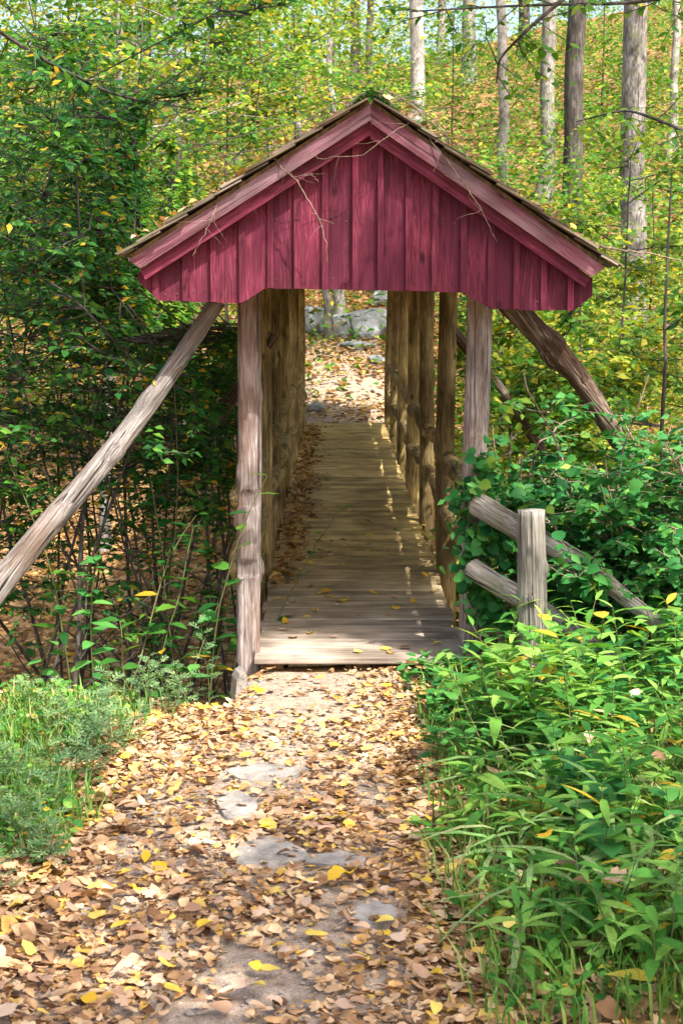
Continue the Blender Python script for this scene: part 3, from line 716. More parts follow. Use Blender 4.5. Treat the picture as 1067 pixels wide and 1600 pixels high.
def scatter_mesh(name, shapes, pos, d, n, sc, mat, g, origin=None):
    X, Y, Z = basis(d, n)
    which = g.integers(0, len(shapes), len(pos)); V = []; Tt = []; off = 0
    for k, (v, t) in enumerate(shapes):
        m = which == k
        if not m.any(): continue
        p = pos[m][:, None] + sc[m][:, None, None] * (v[None, :, 0:1] * X[m][:, None] + v[None, :, 1:2] * Y[m][:, None] + v[None, :, 2:3] * Z[m][:, None])
        cnt = m.sum(); V.append(p.reshape(-1, 3))
        Tt.append((t[None] + (np.arange(cnt) * len(v))[:, None, None] + off).reshape(-1, 3)); off += cnt * len(v)
    return mesh_np(name, np.concatenate(V), np.concatenate(Tt), mat, False, origin)

LEAF_ME = {}
def leaf_objects(parent, shape, mat, pos, d, n, sc, g, name='leaf', label=None, cat=None, group=None, top=False):
    key = (shape, mat.name)
    if key not in LEAF_ME:
        LEAF_ME[key] = [mesh_np('leaf_' + shape, v, t, mat, True) for v, t in SH[shape]]
    X, Y, Z = basis(d, n); mes = LEAF_ME[key]; out = []
    inv = world_of(parent).inverted() if parent is not None else None
    for k in range(len(pos)):
        me = mes[int(g.integers(0, len(mes)))]
        o = bpy.data.objects.new(name, me); COL.objects.link(o)
        s = sc[k]
        Mx = Matrix(((X[k][0] * s, Y[k][0] * s, Z[k][0] * s, pos[k][0]), (X[k][1] * s, Y[k][1] * s, Z[k][1] * s, pos[k][1]), (X[k][2] * s, Y[k][2] * s, Z[k][2] * s, pos[k][2]), (0, 0, 0, 1)))
        if parent is not None: o.parent = parent; Mx = inv @ Mx
        o.matrix_basis = Mx
        if label: setp(o, label, cat, group)
        out.append(o)
    return out

def split_leaves(parent, shape, lite, mat, A, g, n_ind, origin=None, foliage='foliage', max_px_min=9.0):
    """the leaves that show largest become leaf objects, the others one foliage mesh"""
    pos, d, n, sc = A
    if len(pos) == 0: return
    u, v, z = project(pos)
    px = F_PX * sc / z
    ok = (u > 0) & (u < 1067) & (v > 0) & (v < 1600) & (px > max_px_min)
    order = np.argsort(-(px * ok))
    ind = order[:min(n_ind, int(ok.sum()))]; rest = np.setdiff1d(np.arange(len(pos)), ind)
    if len(ind): leaf_objects(parent, shape, mat, pos[ind], d[ind], n[ind], sc[ind], g)
    if len(rest):
        setp(link(foliage, scatter_mesh(foliage, SH[lite], pos[rest], d[rest], n[rest], sc[rest], mat, g), parent), kind='stuff')

# ------------------------------------------------------------------ tubes and branching
class Tubes:
    def __init__(s): s.v = []; s.t = []; s.n = 0
    def add(s, pts, rad, sides=6):
        pts = np.asarray(pts, float); k = len(pts); rad = np.broadcast_to(np.asarray(rad, float), (k,))
        tan = np.gradient(pts, axis=0); tan /= np.maximum(np.linalg.norm(tan, axis=1, keepdims=True), 1e-9)
        ref = np.array([1.0, 0.13, 0.0]) if abs(tan[:, 0].mean()) < 0.8 else np.array([0, 0.2, 1.0])
        a = ref[None] - (tan @ ref)[:, None] * tan; a /= np.maximum(np.linalg.norm(a, axis=1, keepdims=True), 1e-9)
        b = np.cross(tan, a); th = np.linspace(0, 2 * np.pi, sides, endpoint=False)
        ring = pts[:, None] + rad[:, None, None] * (np.cos(th)[None, :, None] * a[:, None] + np.sin(th)[None, :, None] * b[:, None])
        s.v.append(ring.reshape(-1, 3))
        i0 = (np.arange(k - 1)[:, None] * sides + np.arange(sides)[None]).ravel(); j = (np.arange(k - 1)[:, None] * sides + ((np.arange(sides) + 1) % sides)[None]).ravel()
        s.t.append(np.concatenate([np.stack([i0, j, j + sides], 1), np.stack([i0, j + sides, i0 + sides], 1)]) + s.n); s.n += k * sides
    def build(s, name, mat, parent=None, M_=None):
        me = mesh_np(name, np.concatenate(s.v), np.concatenate(s.t), mat, True)
        return link(name, me, parent)

def keep_out(q):
    """no branch grows through the bridge: push points sideways out of its passage and roof"""
    q = q.copy(); inb = (q[:, 1] > 8.7) & (q[:, 1] < 26.5) & (q[:, 2] < 3.45) & (q[:, 2] > -0.4)
    lim_ = np.where(q[:, 2] > 1.75, 1.55, 0.92); x = q[:, 0]; bad = inb & (np.abs(x) < lim_)
    sg = -1.0 if x[0] < 0 else 1.0
    q[:, 0] = np.where(bad, sg * (lim_ + 0.1 * (lim_ - np.abs(x))), x); return q

def wander(g, p, d, L, k, curve=0.12, up=0.0):
    pts = [np.array(p, float)]; d = np.array(d, float) / np.linalg.norm(d)
    for _ in range(k):
        d = d + g.normal(0, curve, 3) + np.array([0, 0, up]); d /= np.linalg.norm(d)
        pts.append(pts[-1] + d * L / k)
    return np.array(pts), d

def twig_leaves(g, pts, n, size, flat, A, droop=0.2, start=0.1):
    """alternate leaves on both sides of a twig, blades mostly facing up"""
    t = np.linspace(start, 1, n); f = t * (len(pts) - 1); i = np.minimum(f.astype(int), len(pts) - 2); w_ = (f - i)[:, None]
    p = pts[i] * (1 - w_) + pts[i + 1] * w_; tan = pts[i + 1] - pts[i]; tan /= np.maximum(np.linalg.norm(tan, axis=1, keepdims=True), 1e-6)
    up = np.array([0, 0, 1.0]); side = np.cross(tan, up); side /= np.maximum(np.linalg.norm(side, axis=1, keepdims=True), 1e-3)
    sg = np.where(np.arange(n) % 2 == 0, 1, -1)[:, None]
    d = tan * 0.6 + side * sg + g.normal(0, 0.3, (n, 3)); d[:, 2] -= droop
    nn = np.stack([g.normal(0, flat, n), g.normal(0, flat, n) - 0.25, np.ones(n)], 1)
    A[0].append(p); A[1].append(d); A[2].append(nn); A[3].append(size * g.uniform(0.6, 1.15, n))

def cat_A(A): return [np.concatenate(a) for a in A] if A[0] else [np.zeros((0, 3))] * 3 + [np.zeros(0)]

def shrub(name, base, label, cat, seed, stems=6, height=3.5, spread=0.5, side=9, side_len=0.8, twigs=4, twig_len=0.35, per=8, leaf=0.055, shape='ovate', mat=None, bark=None, n_ind=60, group=None, lean=(0, 0, 0), low=0.15, flat=0.5, r=0.018, lite='lite', arch=-0.02, xmax=99, xmin=-99, ymin=-99):
    g = np.random.default_rng(seed)
    def lim(q):
        q = q.copy(); lo = q[:, 2] < 3.6
        q[:, 0] = np.where(lo & (q[:, 0] > xmax), xmax - 0.15 * (q[:, 0] - xmax), q[:, 0]); q[:, 0] = np.where(lo & (q[:, 0] < xmin), xmin, q[:, 0])
        q[:, 1] = np.where(q[:, 1] < ymin, ymin + 0.2 * (ymin - q[:, 1]), q[:, 1]); return q
    base = Vector(base); root = empty(name, base, label, cat, group)
    tb = Tubes(); A = [[], [], [], []]
    b = np.array(base)
    for s in range(stems):
        ang = g.uniform(0, 6.28); d = np.array([math.cos(ang) * spread, math.sin(ang) * spread, 1.0]) + np.array(lean)
        H = height * g.uniform(0.65, 1.05)
        pts, _ = wander(g, b + np.array([math.cos(ang), math.sin(ang), 0]) * 0.06 - np.array([0, 0, 0.05]), d, H, 12, 0.10, arch); pts = keep_out(lim(pts))
        tb.add(pts, np.linspace(r * g.uniform(0.7, 1.2), 0.004, len(pts)), 7)
        for q in range(side):
            t = g.uniform(low, 1.0); i = int(t * 11.99); sp_ = pts[i]
            a2 = g.uniform(0, 6.28); dd = np.array([math.cos(a2), math.sin(a2), g.uniform(-0.1, 0.7)])
            L2 = side_len * g.uniform(0.6, 1.2) * (1.1 - 0.5 * t)
            p2, _ = wander(g, sp_, dd, L2, 6, 0.14, -0.02); p2 = keep_out(lim(p2))
            tb.add(p2, np.linspace(0.007, 0.002, len(p2)), 5)
            twig_leaves(g, p2, per, leaf, flat, A, start=0.35)
            for e in range(twigs):
                p0 = p2[int(g.integers(1, 6))]; a3 = a2 + g.choice([-1, 1]) * g.uniform(0.5, 1.1)
                p3, _ = wander(g, p0, np.array([math.cos(a3), math.sin(a3), g.uniform(-0.1, 0.4)]), twig_len * g.uniform(0.6, 1.2), 4, 0.15); p3 = keep_out(lim(p3))
                tb.add(p3, np.linspace(0.0035, 0.0012, len(p3)), 4)
                twig_leaves(g, p3, per, leaf, flat, A)
    tb.build('stems', bark or M['bark_dark'], root)
    split_leaves(root, shape, lite, mat or G['shrub'], cat_A(A), g, n_ind)
    return root

def tree(name, base, label, seed, height, r, bark, crown=None, mat=None, leaf=0.11, limbs=7, lean=(0, 0), crown_from=0.5, group=None, spread=2.2, nleaf=2500, taper=0.45, lite='lite', cat='tree'):
    g = np.random.default_rng(seed); base = Vector(base)
    root = empty(name, base, label, cat, group)
    b = np.array(base); k = 22
    hs = np.linspace(-0.25, height, k)
    pts = np.stack([b[0] + lean[0] * hs + 0.075 * np.cumsum(g.normal(0, 0.5, k)) * min(1, r * 8), b[1] + lean[1] * hs + 0.03 * np.cumsum(g.normal(0, 0.5, k)), b[2] + hs], 1)
    rr = r * (1 - (1 - taper) * np.clip(hs / height, 0, 1) ** 1.0) + r * 0.7 * np.exp(-np.clip(hs, 0, None) / 0.3); rr[-1] *= 0.4
    tb = Tubes(); tb.add(pts, rr, 12)
    A = [[], [], [], []]
    per_twig = 8; nt_ = max(3, int(nleaf / (limbs * per_twig)))
    for q in range(limbs):
        t = g.uniform(crown_from, 0.98); i = int(t * (k - 1)); a2 = g.uniform(0, 6.28)
        dd = np.array([math.cos(a2), math.sin(a2), g.uniform(0.1, 0.9)])
        L2 = spread * g.uniform(0.6, 1.15) * (1.25 - 0.6 * t)
        p2, _ = wander(g, pts[i], dd, L2, 8, 0.13, 0.01); p2 = keep_out(p2)
        tb.add(p2, np.linspace(max(0.008, rr[i] * 0.35), 0.004, len(p2)), 6)
        for e in range(nt_):
            p0 = p2[int(g.integers(2, 9))]; a3 = a2 + g.uniform(-1.6, 1.6)
            p3, _ = wander(g, p0, np.array([math.cos(a3), math.sin(a3), g.uniform(-0.25, 0.5)]), 0.35 * spread * g.uniform(0.5, 1.2), 3, 0.12); p3 = keep_out(p3)
            if e % 5 == 0: tb.add(p3, np.linspace(0.008, 0.002, len(p3)), 4)
            twig_leaves(g, p3, per_twig, leaf, 0.55, A)
    tb.build('trunk', bark, root)
    pos, d, n, sc = cat_A(A)
    link('crown', scatter_mesh('crown', SH[lite], pos, d, n, sc, mat or G['mid'], g), root)
    return root

def gz(x, y): return float(T(x, y))
def at_ground(px, y):
    p = P(px, 700, y); return Vector((p.x, y, gz(p.x, y)))

# ------------------------------------------------------------------ trees on the hillside
TR_ = [  # px, distance, diameter px, height, bark, lean, label
    (972, 31, 42, 17, 'bark', (-0.035, 0), 'thick grey furrowed trunk, the stoutest tree on the hillside beside the roof end', 'tall_tree'),
    (888, 38, 32, 18, 'bark_dark', (-0.015, 0), 'dark straight trunk standing just uphill of the stoutest grey tree', 'tall_tree'),
    (840, 42, 24, 17, 'bark', (0.0, 0), 'slender grey trunk with sunlit flank between the dark trunk and the pale one', 'tall_tree'),
    (782, 40, 17, 15, 'bark_pale', (0.012, 0), 'thin pale trunk right of the roof ridge, with foliage hiding its middle', 'tall_tree'),
    (642, 36, 25, 16, 'bark_pale', (-0.015, 0), 'bright pale trunk rising straight behind the roof ridge', 'tall_tree'),
    (545, 46, 17, 16, 'bark', (-0.02, 0), 'grey trunk of a close pair left of the roof ridge', 'tall_tree'),
    (521, 47, 13, 16, 'bark_pale', (0.02, 0), 'pale thinner trunk of the close pair left of the roof ridge', 'tall_tree'),
    (577, 44, 12, 15, 'bark', (0.0, 0), 'thin trunk standing between the close pair and the bright pale trunk', 'tall_tree'),
    (1030, 44, 13, 15, 'bark_pale', (0.0, 0), 'thin pale trunk near the top corner behind the stoutest grey tree', 'tall_tree'),
    (725, 58, 22, 16, 'bark', (0.01, 0), 'grey trunk on the hill crest against the bright sky', 'tall_tree'),
    (805, 60, 18, 15, 'bark_dark', (-0.01, 0), 'dark trunk on the hill crest against the bright sky', 'tall_tree'),
    (690, 62, 14, 15, 'bark_pale', (0.02, 0), 'thin pale trunk on the crest beside the bright sky patch', 'tall_tree'),
    (470, 55, 18, 16, 'bark', (0.02, 0), 'grey trunk showing faintly through yellow leaves above the roof slope', 'tall_tree'),
    (375, 40, 15, 15, 'bark', (0.0, 0), 'grey trunk half hidden in leaves above the roof slope', 'tall_tree'),
    (222, 36, 16, 15, 'bark_pale', (0.01, 0), 'pale trunk glimpsed through the dense green shrub', 'tall_tree'),
    (292, 24, 11, 9, 'bark_pale', (0.01, 0), 'thin pale trunk in the sunlit ravine beside the bridge', 'tall_tree'),
    (420, 48, 12, 14, 'bark_pale', (-0.02, 0), 'thin pale trunk in the bright gap above the roof slope', 'tall_tree'),
    (190, 21, 15, 8, 'bark', (0.05, 0), 'grey trunk leaning in the ravine behind the long brace', 'tall_tree'),
]
for k, (px, y, dpx, h, bk, lean, lab, nm) in enumerate(TR_):
    p = at_ground(px, y)
    # keep the photographed position at the middle of the visible stretch
    mid_h = 5.0
    p.x -= lean[0] * mid_h
    tree(nm, p, lab, 100 + k, h, dpx / F_PX * y / 2, M[bk], mat=G['yellow'] if k % 2 else G['mid'], leaf=0.16, limbs=9, lean=lean, crown_from=0.36 if k % 2 == 0 else 0.6, group='tall trees on the hillside', spread=3.2, nleaf=1800, taper=0.6)
# two thin saplings among the far boulders
for k, (px, y, lx) in enumerate(((517, 32.6, -0.13), (531, 33.2, -0.03))):
    p = at_ground(px, y)
    tree('thin_tree', p, ['thin grey sapling leaning over the far boulders, seen through the bridge', 'thin pale upright sapling among the far boulders, seen through the bridge'][k], 140 + k, 6.0, [0.085, 0.11][k], M['bark' if k == 0 else 'bark_pale'], mat=G['yellow'], leaf=0.1, limbs=5, lean=(lx, 0), crown_from=0.55, spread=1.4, nleaf=500, group='thin saplings beyond the bridge')

# understory of young trees, yellow-green in the sun
US = [  # px, distance, height, spread, n, material, label
    (800, 16, 4.9, 1.8, 6500, 'yellow', 'young yellow-green tree spreading level sprays above the right roof slope'),
    (900, 13.5, 4.5, 1.6, 7500, 'yellow', 'young yellow-leaved tree between the roof end and the stoutest trunk'),
    (1030, 12, 4.6, 1.5, 7000, 'mid', 'young green tree at the photo edge in front of the stoutest trunk'),
    (970, 19, 5.2, 1.9, 4200, 'yellow', 'pale yellow-green sapling behind the right roof end'),
    (850, 24, 4.0, 1.8, 2600, 'mid', 'bushy green sapling on the slope behind the dark diagonal brace'),
    (1000, 23, 4.0, 1.8, 2600, 'yellow', 'bushy yellow sapling on the slope at the photo edge'),
    (780, 21, 3.4, 1.5, 2000, 'mid', 'low sunlit sapling behind the right front post'),
    (460, 26, 8.0, 2.4, 3000, 'yellow', 'yellow-green young tree rising behind the left roof slope'),
    (360, 24, 7.5, 2.2, 3400, 'yellow', 'sunny yellow young tree behind the dense shrub near the roof'),
    (250, 27, 8.5, 2.6, 3600, 'yellow', 'tall yellow-green young tree behind the dense shrub'),
    (120, 24, 8.0, 2.4, 3600, 'mid', 'green young tree behind the dense shrub toward the corner'),
    (20, 28, 9.0, 2.8, 3600, 'yellow', 'yellow young tree at the photo corner behind the dense shrub'),
    (420, 38, 9.5, 2.6, 2600, 'mid', 'far green young tree above the left roof slope'),
    (560, 40, 8.0, 2.2, 1600, 'yellow', 'far yellow young tree above the roof ridge'),
    (700, 46, 6.0, 2.2, 1400, 'mid', 'small green tree on the hillside right of the ridge'),
    (300, 42, 11, 3.0, 2600, 'yellow', 'far tall yellow tree above the dense shrub'),
    (150, 44, 11, 3.0, 2600, 'yellow', 'far yellow tree at the top behind the dense shrub'),
    (930, 50, 7.0, 2.4, 1600, 'mid', 'far green tree between the dark trunk and the stoutest trunk'),
]
for k, (px, y, h, spd, n, mt, lab) in enumerate(US):
    tree('young_tree', at_ground(px, y), lab, 200 + k, h, 0.022 + 0.006 * (h / 5), M['bark_dark'], mat=G[mt], leaf=0.085 + 0.0012 * y, limbs=16, crown_from=0.22, group='young trees of the understory', spread=spd, nleaf=n, taper=0.25)

# far woods: one mass of leaf clumps between the trunks
def woods(name, n, pxr, yr, zr, label, seed, leaf, mat, per=70, rad=0.8, dens=None):
    g = np.random.default_rng(seed); y = g.uniform(*yr, n); px = g.uniform(*pxr, n)
    x = CAM.x + (px - 526) / F_PX * y; z = T(x, y) + zr[0] + (zr[1] - zr[0]) * g.random(n)
    if dens is not None:
        m = g.random(n) < dens(px, y, z); x = x[m]; y = y[m]; z = z[m]; n = len(x)
    C = np.repeat(np.stack([x, y, z], 1), per, 0); N = len(C)
    pos = C + g.normal(0, 1, (N, 3)) * np.array([rad, rad, rad * 0.35]) * np.repeat(g.uniform(.5, 1.2, n), per)[:, None]
    pos[:, 2] = np.maximum(pos[:, 2], T(pos[:, 0], pos[:, 1]) + 0.1)
    az = g.uniform(0, 6.28, N); d = np.stack([np.cos(az), np.sin(az), g.normal(-.1, .3, N)], 1); nn = np.stack([g.normal(0, .5, N), g.normal(-.3, .5, N), np.ones(N)], 1)
    return setp(link(name, scatter_mesh(name, SH['lite'], pos, d, nn, leaf * g.uniform(.6, 1.2, N), G[mat], g)), label, 'woods', kind='stuff')
woods('far_foliage', 420, (-150, 560), (22, 40), (0.8, 8.5), 'sunlit yellow-green foliage of the woods behind the dense shrubs', 901, 0.13, 'yellow', 70, 0.75)
woods('far_foliage', 330, (-150, 640), (38, 66), (0.5, 11), 'far yellow-green foliage filling the gaps above the roof slope', 902, 0.2, 'yellow', 70, 1.2)
woods('far_foliage', 460, (560, 1250), (32, 62), (0.2, 2.4), 'green bushes on the hillside between the trunks', 903, 0.17, 'mid', 70, 0.9)
woods('far_foliage', 230, (300, 1250), (60, 90), (0.5, 10), 'far foliage on the hill crest before the sky', 904, 0.3, 'yellow', 60, 1.8)
woods('far_foliage', 260, (740, 1250), (14, 30), (0.2, 2.6), 'sunny yellow-green bushes on the slope behind the fence', 905, 0.11, 'yellow', 70, 0.5)

# ------------------------------------------------------------------ unseen tall trees added out of view to shade and dapple the scene
OV = [(3.8, 0.2, 9.0, 3.0, 5600), (3.4, -3.8, 12, 3.8, 2200), (4.6, 4.3, 16, 2.3, 3200), (7.0, 7.0, 16, 3.4, 1800), (6.4, 15.6, 16.5, 2.8, 2400), (6.8, 25.2, 17.5, 2.9, 4500)]
for k, (x, y, h, spd, n) in enumerate(OV):
    tree('tall_tree', (x, y, gz(x, y)), 'unseen tall grey-barked tree added out of view so its crown shades the scene', 300 + k, h, 0.19, M['bark'], mat=G['mid'], leaf=0.2, limbs=34, crown_from=0.72 if k == 2 else 0.45, group='unseen trees added for shade', spread=spd, nleaf=n, taper=0.4)

# ------------------------------------------------------------------ dense shrubs beside the bridge
SB = [  # px, distance, height, stems, side, leaf, label, n_ind, low
    (10, 9.9, 5.0, 5, 40, 0.072, 'dense dark green shrub filling the photo edge beside the long brace', 150, 0.42),
    (170, 10.9, 5.2, 5, 44, 0.068, 'dense green shrub with scattered yellow leaves behind the long brace', 150, 0.42),
    (270, 12.2, 5.6, 5, 40, 0.066, 'tall green shrub growing close behind the red gable end', 120, 0.52),
    (90, 13.0, 6.2, 5, 44, 0.07, 'tall lighter green shrub rising behind the dark shrub', 80, 0.56),
    (370, 15.5, 6.0, 5, 34, 0.07, 'slim green shrub whose top clears the left roof slope', 60, 0.64),
    (-60, 12.0, 5.6, 5, 34, 0.07, 'green shrub half cut by the photo edge above the brace foot', 50, 0.42),
    (230, 15.5, 6.6, 5, 40, 0.075, 'loose green shrub farthest back in the ravine', 40, 0.58),
    (325, 10.7, 2.9, 3, 6, 0.062, 'low open shrub between the brace and the notched front post', 60, 0.45),
]
for k, (px, y, h, st, sd_, lf, lab, ni, lo_) in enumerate(SB):
    shrub('green_shrub', at_ground(px, y), lab, 'shrub', 400 + k, stems=st, height=h + max(0, -gz(-2, y)) * 0.6, spread=0.2, side=sd_, side_len=0.8, twigs=5, twig_len=0.36, per=8, leaf=lf, n_ind=ni, group='green shrubs along the ravine', low=lo_, r=0.014, xmax=-0.92, ymin=y - 0.9, arch=0.01, mat=G['shrub'] if k not in (3, 4, 6) else G['shrub_light'])

# bare stems in the ravine
for k, (px, y, h) in enumerate(((95, 9.8, 2.4), (40, 10.4, 2.6), (240, 11.5, 2.3), (325, 12.5, 2.2), (140, 10.9, 3.0), (285, 10.9, 2.0))):
    g = np.random.default_rng(450 + k); b = at_ground(px, y); root = empty('bare_sapling', b, ['dark bare sapling nearest the foot of the long brace', 'dark bare sapling at the photo edge under the brace', 'thin bare sapling in the middle of the leafy ravine', 'thin bare sapling beside the notched front post', 'tall bare forked sapling behind the brace', 'short bare sapling with arching twigs in the ravine'][k], 'sapling', 'bare saplings in the ravine')
    tb = Tubes()
    pts, _ = wander(g, b - Vector((0, 0, 0.05)), (g.uniform(-.3, .3), 0, 1), h, 12, 0.09); tb.add(pts, np.linspace(0.021, 0.006, 13), 7)
    for q in range(7):
        p2, _ = wander(g, pts[int(g.integers(2, 12))], (g.uniform(-1, 1), g.uniform(-.5, .5), g.uniform(.2, 1)), g.uniform(.5, 1.2), 8, 0.15); tb.add(p2, np.linspace(0.009, 0.002, 9), 5)
    tb.build('stems', M['bark_dark'], root)

# ------------------------------------------------------------------ vine on the bridge post and the leafy thicket over the dark brace
def vine(name, paths, label, seed, leaf, per, n_ind, mat='vine', shape='round', flat=0.9, side_twigs=0, tl=0.2, face=0.9):
    g = np.random.default_rng(seed); root = empty(name, paths[0][0], label, 'vine')
    tb = Tubes(); A = [[], [], [], []]
    for pth in paths:
        P_ = np.array([np.array(q) for q in pth]); t = np.linspace(0, len(P_) - 1, 22)
        pts = np.stack([np.interp(t, np.arange(len(P_)), P_[:, c]) for c in range(3)], 1) + g.normal(0, 0.012, (22, 3))
        tb.add(pts, np.linspace(0.008, 0.003, 22), 5)
        tw = [pts]
        for e in range(side_twigs):
            p3, _ = wander(g, pts[int(g.integers(3, 22))], (g.uniform(-1, 1), g.uniform(-1, .2), g.uniform(-.5, .9)), tl * g.uniform(.5, 1.3), 5, 0.2)
            tb.add(p3, np.linspace(0.003, 0.0012, 6), 4); tw.append(p3)
        for q in tw:
            n0 = len(A[0]); twig_leaves(g, q, per if q is not pts else per * 2, leaf, flat, A, droop=0.35, start=0.05)
            A[2][-1][:, 1] -= face      # blades turn outward to the light
            A[0][-1] = A[0][-1] + g.normal(0, 0.02, A[0][-1].shape)
    tb.build('stems', M['twig'], root)
    split_leaves(root, shape, 'lite', G[mat], cat_A(A), g, n_ind)
    return root
rp = Vector((0.675, 9.42, 0)); 
vine('climbing_vine', [[(0.80, 9.2, -0.15), (0.60, 9.3, 0.3), (0.76, 9.33, 0.6), (0.60, 9.3, 0.9), (0.74, 9.28, 1.22)], [(0.72, 9.2, -0.12), (0.76, 9.25, 0.35), (0.62, 9.3, 0.75), (0.72, 9.3, 1.05), (0.85, 9.25, 1.2)], [(0.85, 9.1, 0.0), (0.66, 9.25, 0.5), (0.78, 9.25, 0.95)]],
     'glossy round-leaved vine climbing the front bridge post', 501, 0.074, 7, 290, side_twigs=24, tl=0.17)

def thicket(name, pxs, ys_, label, seed, h, leaf, mat, shape, n_ind, stems, side, spread=0.45, per=7, lean=(0, 0, 0), group=None, twigs=3):
    p = at_ground(pxs, ys_); p.x = max(p.x, 0.95)
    return shrub(name, p, label, 'shrub', seed, stems=stems, height=h, spread=spread, side=side, side_len=0.42, twigs=twigs, twig_len=0.2, per=per, leaf=leaf, shape=shape, mat=G[mat], n_ind=n_ind, low=0.25, flat=0.7, r=0.009, lean=lean, lite='lite', bark=M['twig'], group=group, arch=-0.05, xmin=0.85, ymin=8.35)
thicket('leafy_thicket', 1010, 9.25, 'round-leaved dark green thicket burying the foot of the dark brace', 511, 1.75, 0.078, 'vine', 'round', 260, 14, 13, 0.35)
thicket('leafy_thicket', 905, 9.55, 'round-leaved thicket behind the log fence, thinner and see-through', 512, 1.45, 0.076, 'vine', 'round', 220, 11, 11, 0.4)
thicket('leafy_thicket', 1075, 8.9, 'dark round-leaved thicket at the photo edge above the fence rails', 513, 1.65, 0.078, 'vine', 'round', 150, 11, 12, 0.3)
thicket('leafy_thicket', 800, 10.3, 'bright round-leaved spray between the bridge post and the fence post', 514, 2.1, 0.06, 'vine', 'round', 110, 5, 6, 0.25)

# ------------------------------------------------------------------ herbs in front
def herb(name, x, y, label, seed, h, nl, leaf, shape, mat, lean=(0, 0), group=None, cat='plant', droop=0.1, base_z=None, whorl=False, top=0.1, stem_r=0.0035):
    g = np.random.default_rng(seed); b = np.array([x, y, gz(x, y)])
    root = empty(name, Vector(b), label, cat, group)
    pts, _ = wander(g, b - np.array([0, 0, .02]), (lean[0] + g.normal(0, .12), lean[1] + g.normal(0, .12), 1), h, 9, 0.07, -0.02)
    tb = Tubes(); tb.add(pts, np.linspace(stem_r, stem_r * 0.4, 10), 5)
    t = np.linspace(0.18, 1, nl); f = t * 9; i = np.minimum(f.astype(int), 8); w_ = (f - i)[:, None]
    p = pts[i] * (1 - w_) + pts[i + 1] * w_
    az = np.arange(nl) * 2.4 + g.uniform(0, 6) + g.normal(0, .3, nl)
    d = np.stack([np.cos(az), np.sin(az), 0.55 - 0.2 * (1 - t) + g.normal(0, .2, nl) - droop], 1)
    n = np.stack([-np.cos(az) * .5, -np.sin(az) * .5, np.ones(nl)], 1) + g.normal(0, .25, (nl, 3))
    sc = leaf * (0.65 + 0.5 * np.sin(np.pi * np.clip(t * 0.9, 0, 1))) * g.uniform(.75, 1.15, nl)
    tb.build('stem', M['stem'], root)
    leaf_objects(root, shape, G[mat], p, d, n, sc, g)
    return root

hg = np.random.default_rng(77)
def zone(n, xr, yr, fn):
    for _ in range(n): fn(hg.uniform(*xr), hg.uniform(*yr))
cnt = [600]
def H(x, y, name, label, group, h, nl, leaf, shape, mat, **kw):
    cnt[0] += 1
    return herb(name, x, y, label, cnt[0], h * hg.uniform(.75, 1.25), nl, leaf, shape, mat, group=group, **kw)
def fx_(px, y): return P(px, 900, y).x
# lance-leaved herbs filling the near corner
for k in range(46):
    y = hg.uniform(4.7, 6.4); x = hg.uniform(0.42 + (6.3 - y) * 0.02, 1.35)
    zl = ('fringing the leafy path near the bottom of the photo' if x < .65 else ('at the very bottom of the photo, in the corner' if y < 5.4 else 'a step behind the bottom corner of the photo'))
    H(x, y, 'lance_leaved_herb', 'bright green lance-leaved herb ' + zl, 'lance-leaved herbs ' + zl, 0.30 + 0.12 * (x > .8), 14, 0.145, 'lance', 'lance', lean=(hg.uniform(-.3, .1), -.05))
for k in range(40):
    y = hg.uniform(6.3, 8.4); x = hg.uniform(0.55 + 0.1 * (y > 7.4), 1.75)
    zl = ('before the foot of the stout fence post' if y > 7.4 else ('between the path and the fence' if x < 1.0 else 'at the photo edge below the fence rails'))
    H(x, y, 'tall_herb', 'tall arching lance-leaved herb ' + zl, 'tall herbs ' + zl, 0.56, 17, 0.15, 'lance', 'lance', lean=(hg.uniform(-.45, .1), -.08))
for k in range(34):
    y = hg.uniform(5.4, 7.9); x = hg.uniform(0.75, 1.6)
    zl = ('close below the fence post' if y > 6.8 else ('low at the photo edge among lance leaves' if x > 1.05 else 'among the herbs midway to the path'))
    H(x, y, 'broad_leaved_plant', 'blue-green broad-leaved plant ' + zl, 'broad-leaved plants ' + zl, 0.34, 10, 0.105, 'ovate' if k % 2 else 'round', 'broad')
for k in range(34):
    y = hg.uniform(7.0, 9.1); x = hg.uniform(0.28, 0.95)
    zl = ('at the path edge before the vine-covered post' if y > 8.2 else ('spilling over the path edge before the fence post' if x < .55 else 'under the tall herbs left of the fence post'))
    H(x, y, 'path_edge_plant', 'small dark broad-leaved plant ' + zl, 'path edge plants ' + zl, 0.24 if y < 8.3 else 0.15, 11, 0.085, 'ovate', 'broad', lean=(-.2, 0))
for k in range(8):
    y = hg.uniform(5.0, 6.6); x = hg.uniform(0.22, 0.42)
    H(x, y, 'path_edge_plant', 'low fresh green plant straggling onto the leafy path', 'low plants straggling onto the path', 0.15, 8, 0.07, 'ovate', 'lance', lean=(-.3, 0))
for k in range(10):
    y = hg.uniform(8.75, 9.2); x = hg.uniform(0.36, 0.66)
    H(x, y, 'deck_edge_plant', 'broad-leaved plant leaning over the corner of the deck under the climbing vine', 'plants at the deck corner', 0.16, 9, 0.08, 'ovate', 'broad', lean=(-.35, -.1))
for k in range(12):
    y = hg.uniform(7.1, 7.85); x = hg.uniform(0.68, 1.05)
    H(x, y, 'tall_herb', 'tall leafy herb hiding the base of the stout fence post', 'herbs hiding the base of the fence post', 0.62, 16, 0.13, 'lance' if k % 2 else 'ovate', 'lance', lean=(hg.uniform(-.2, .2), -.1))
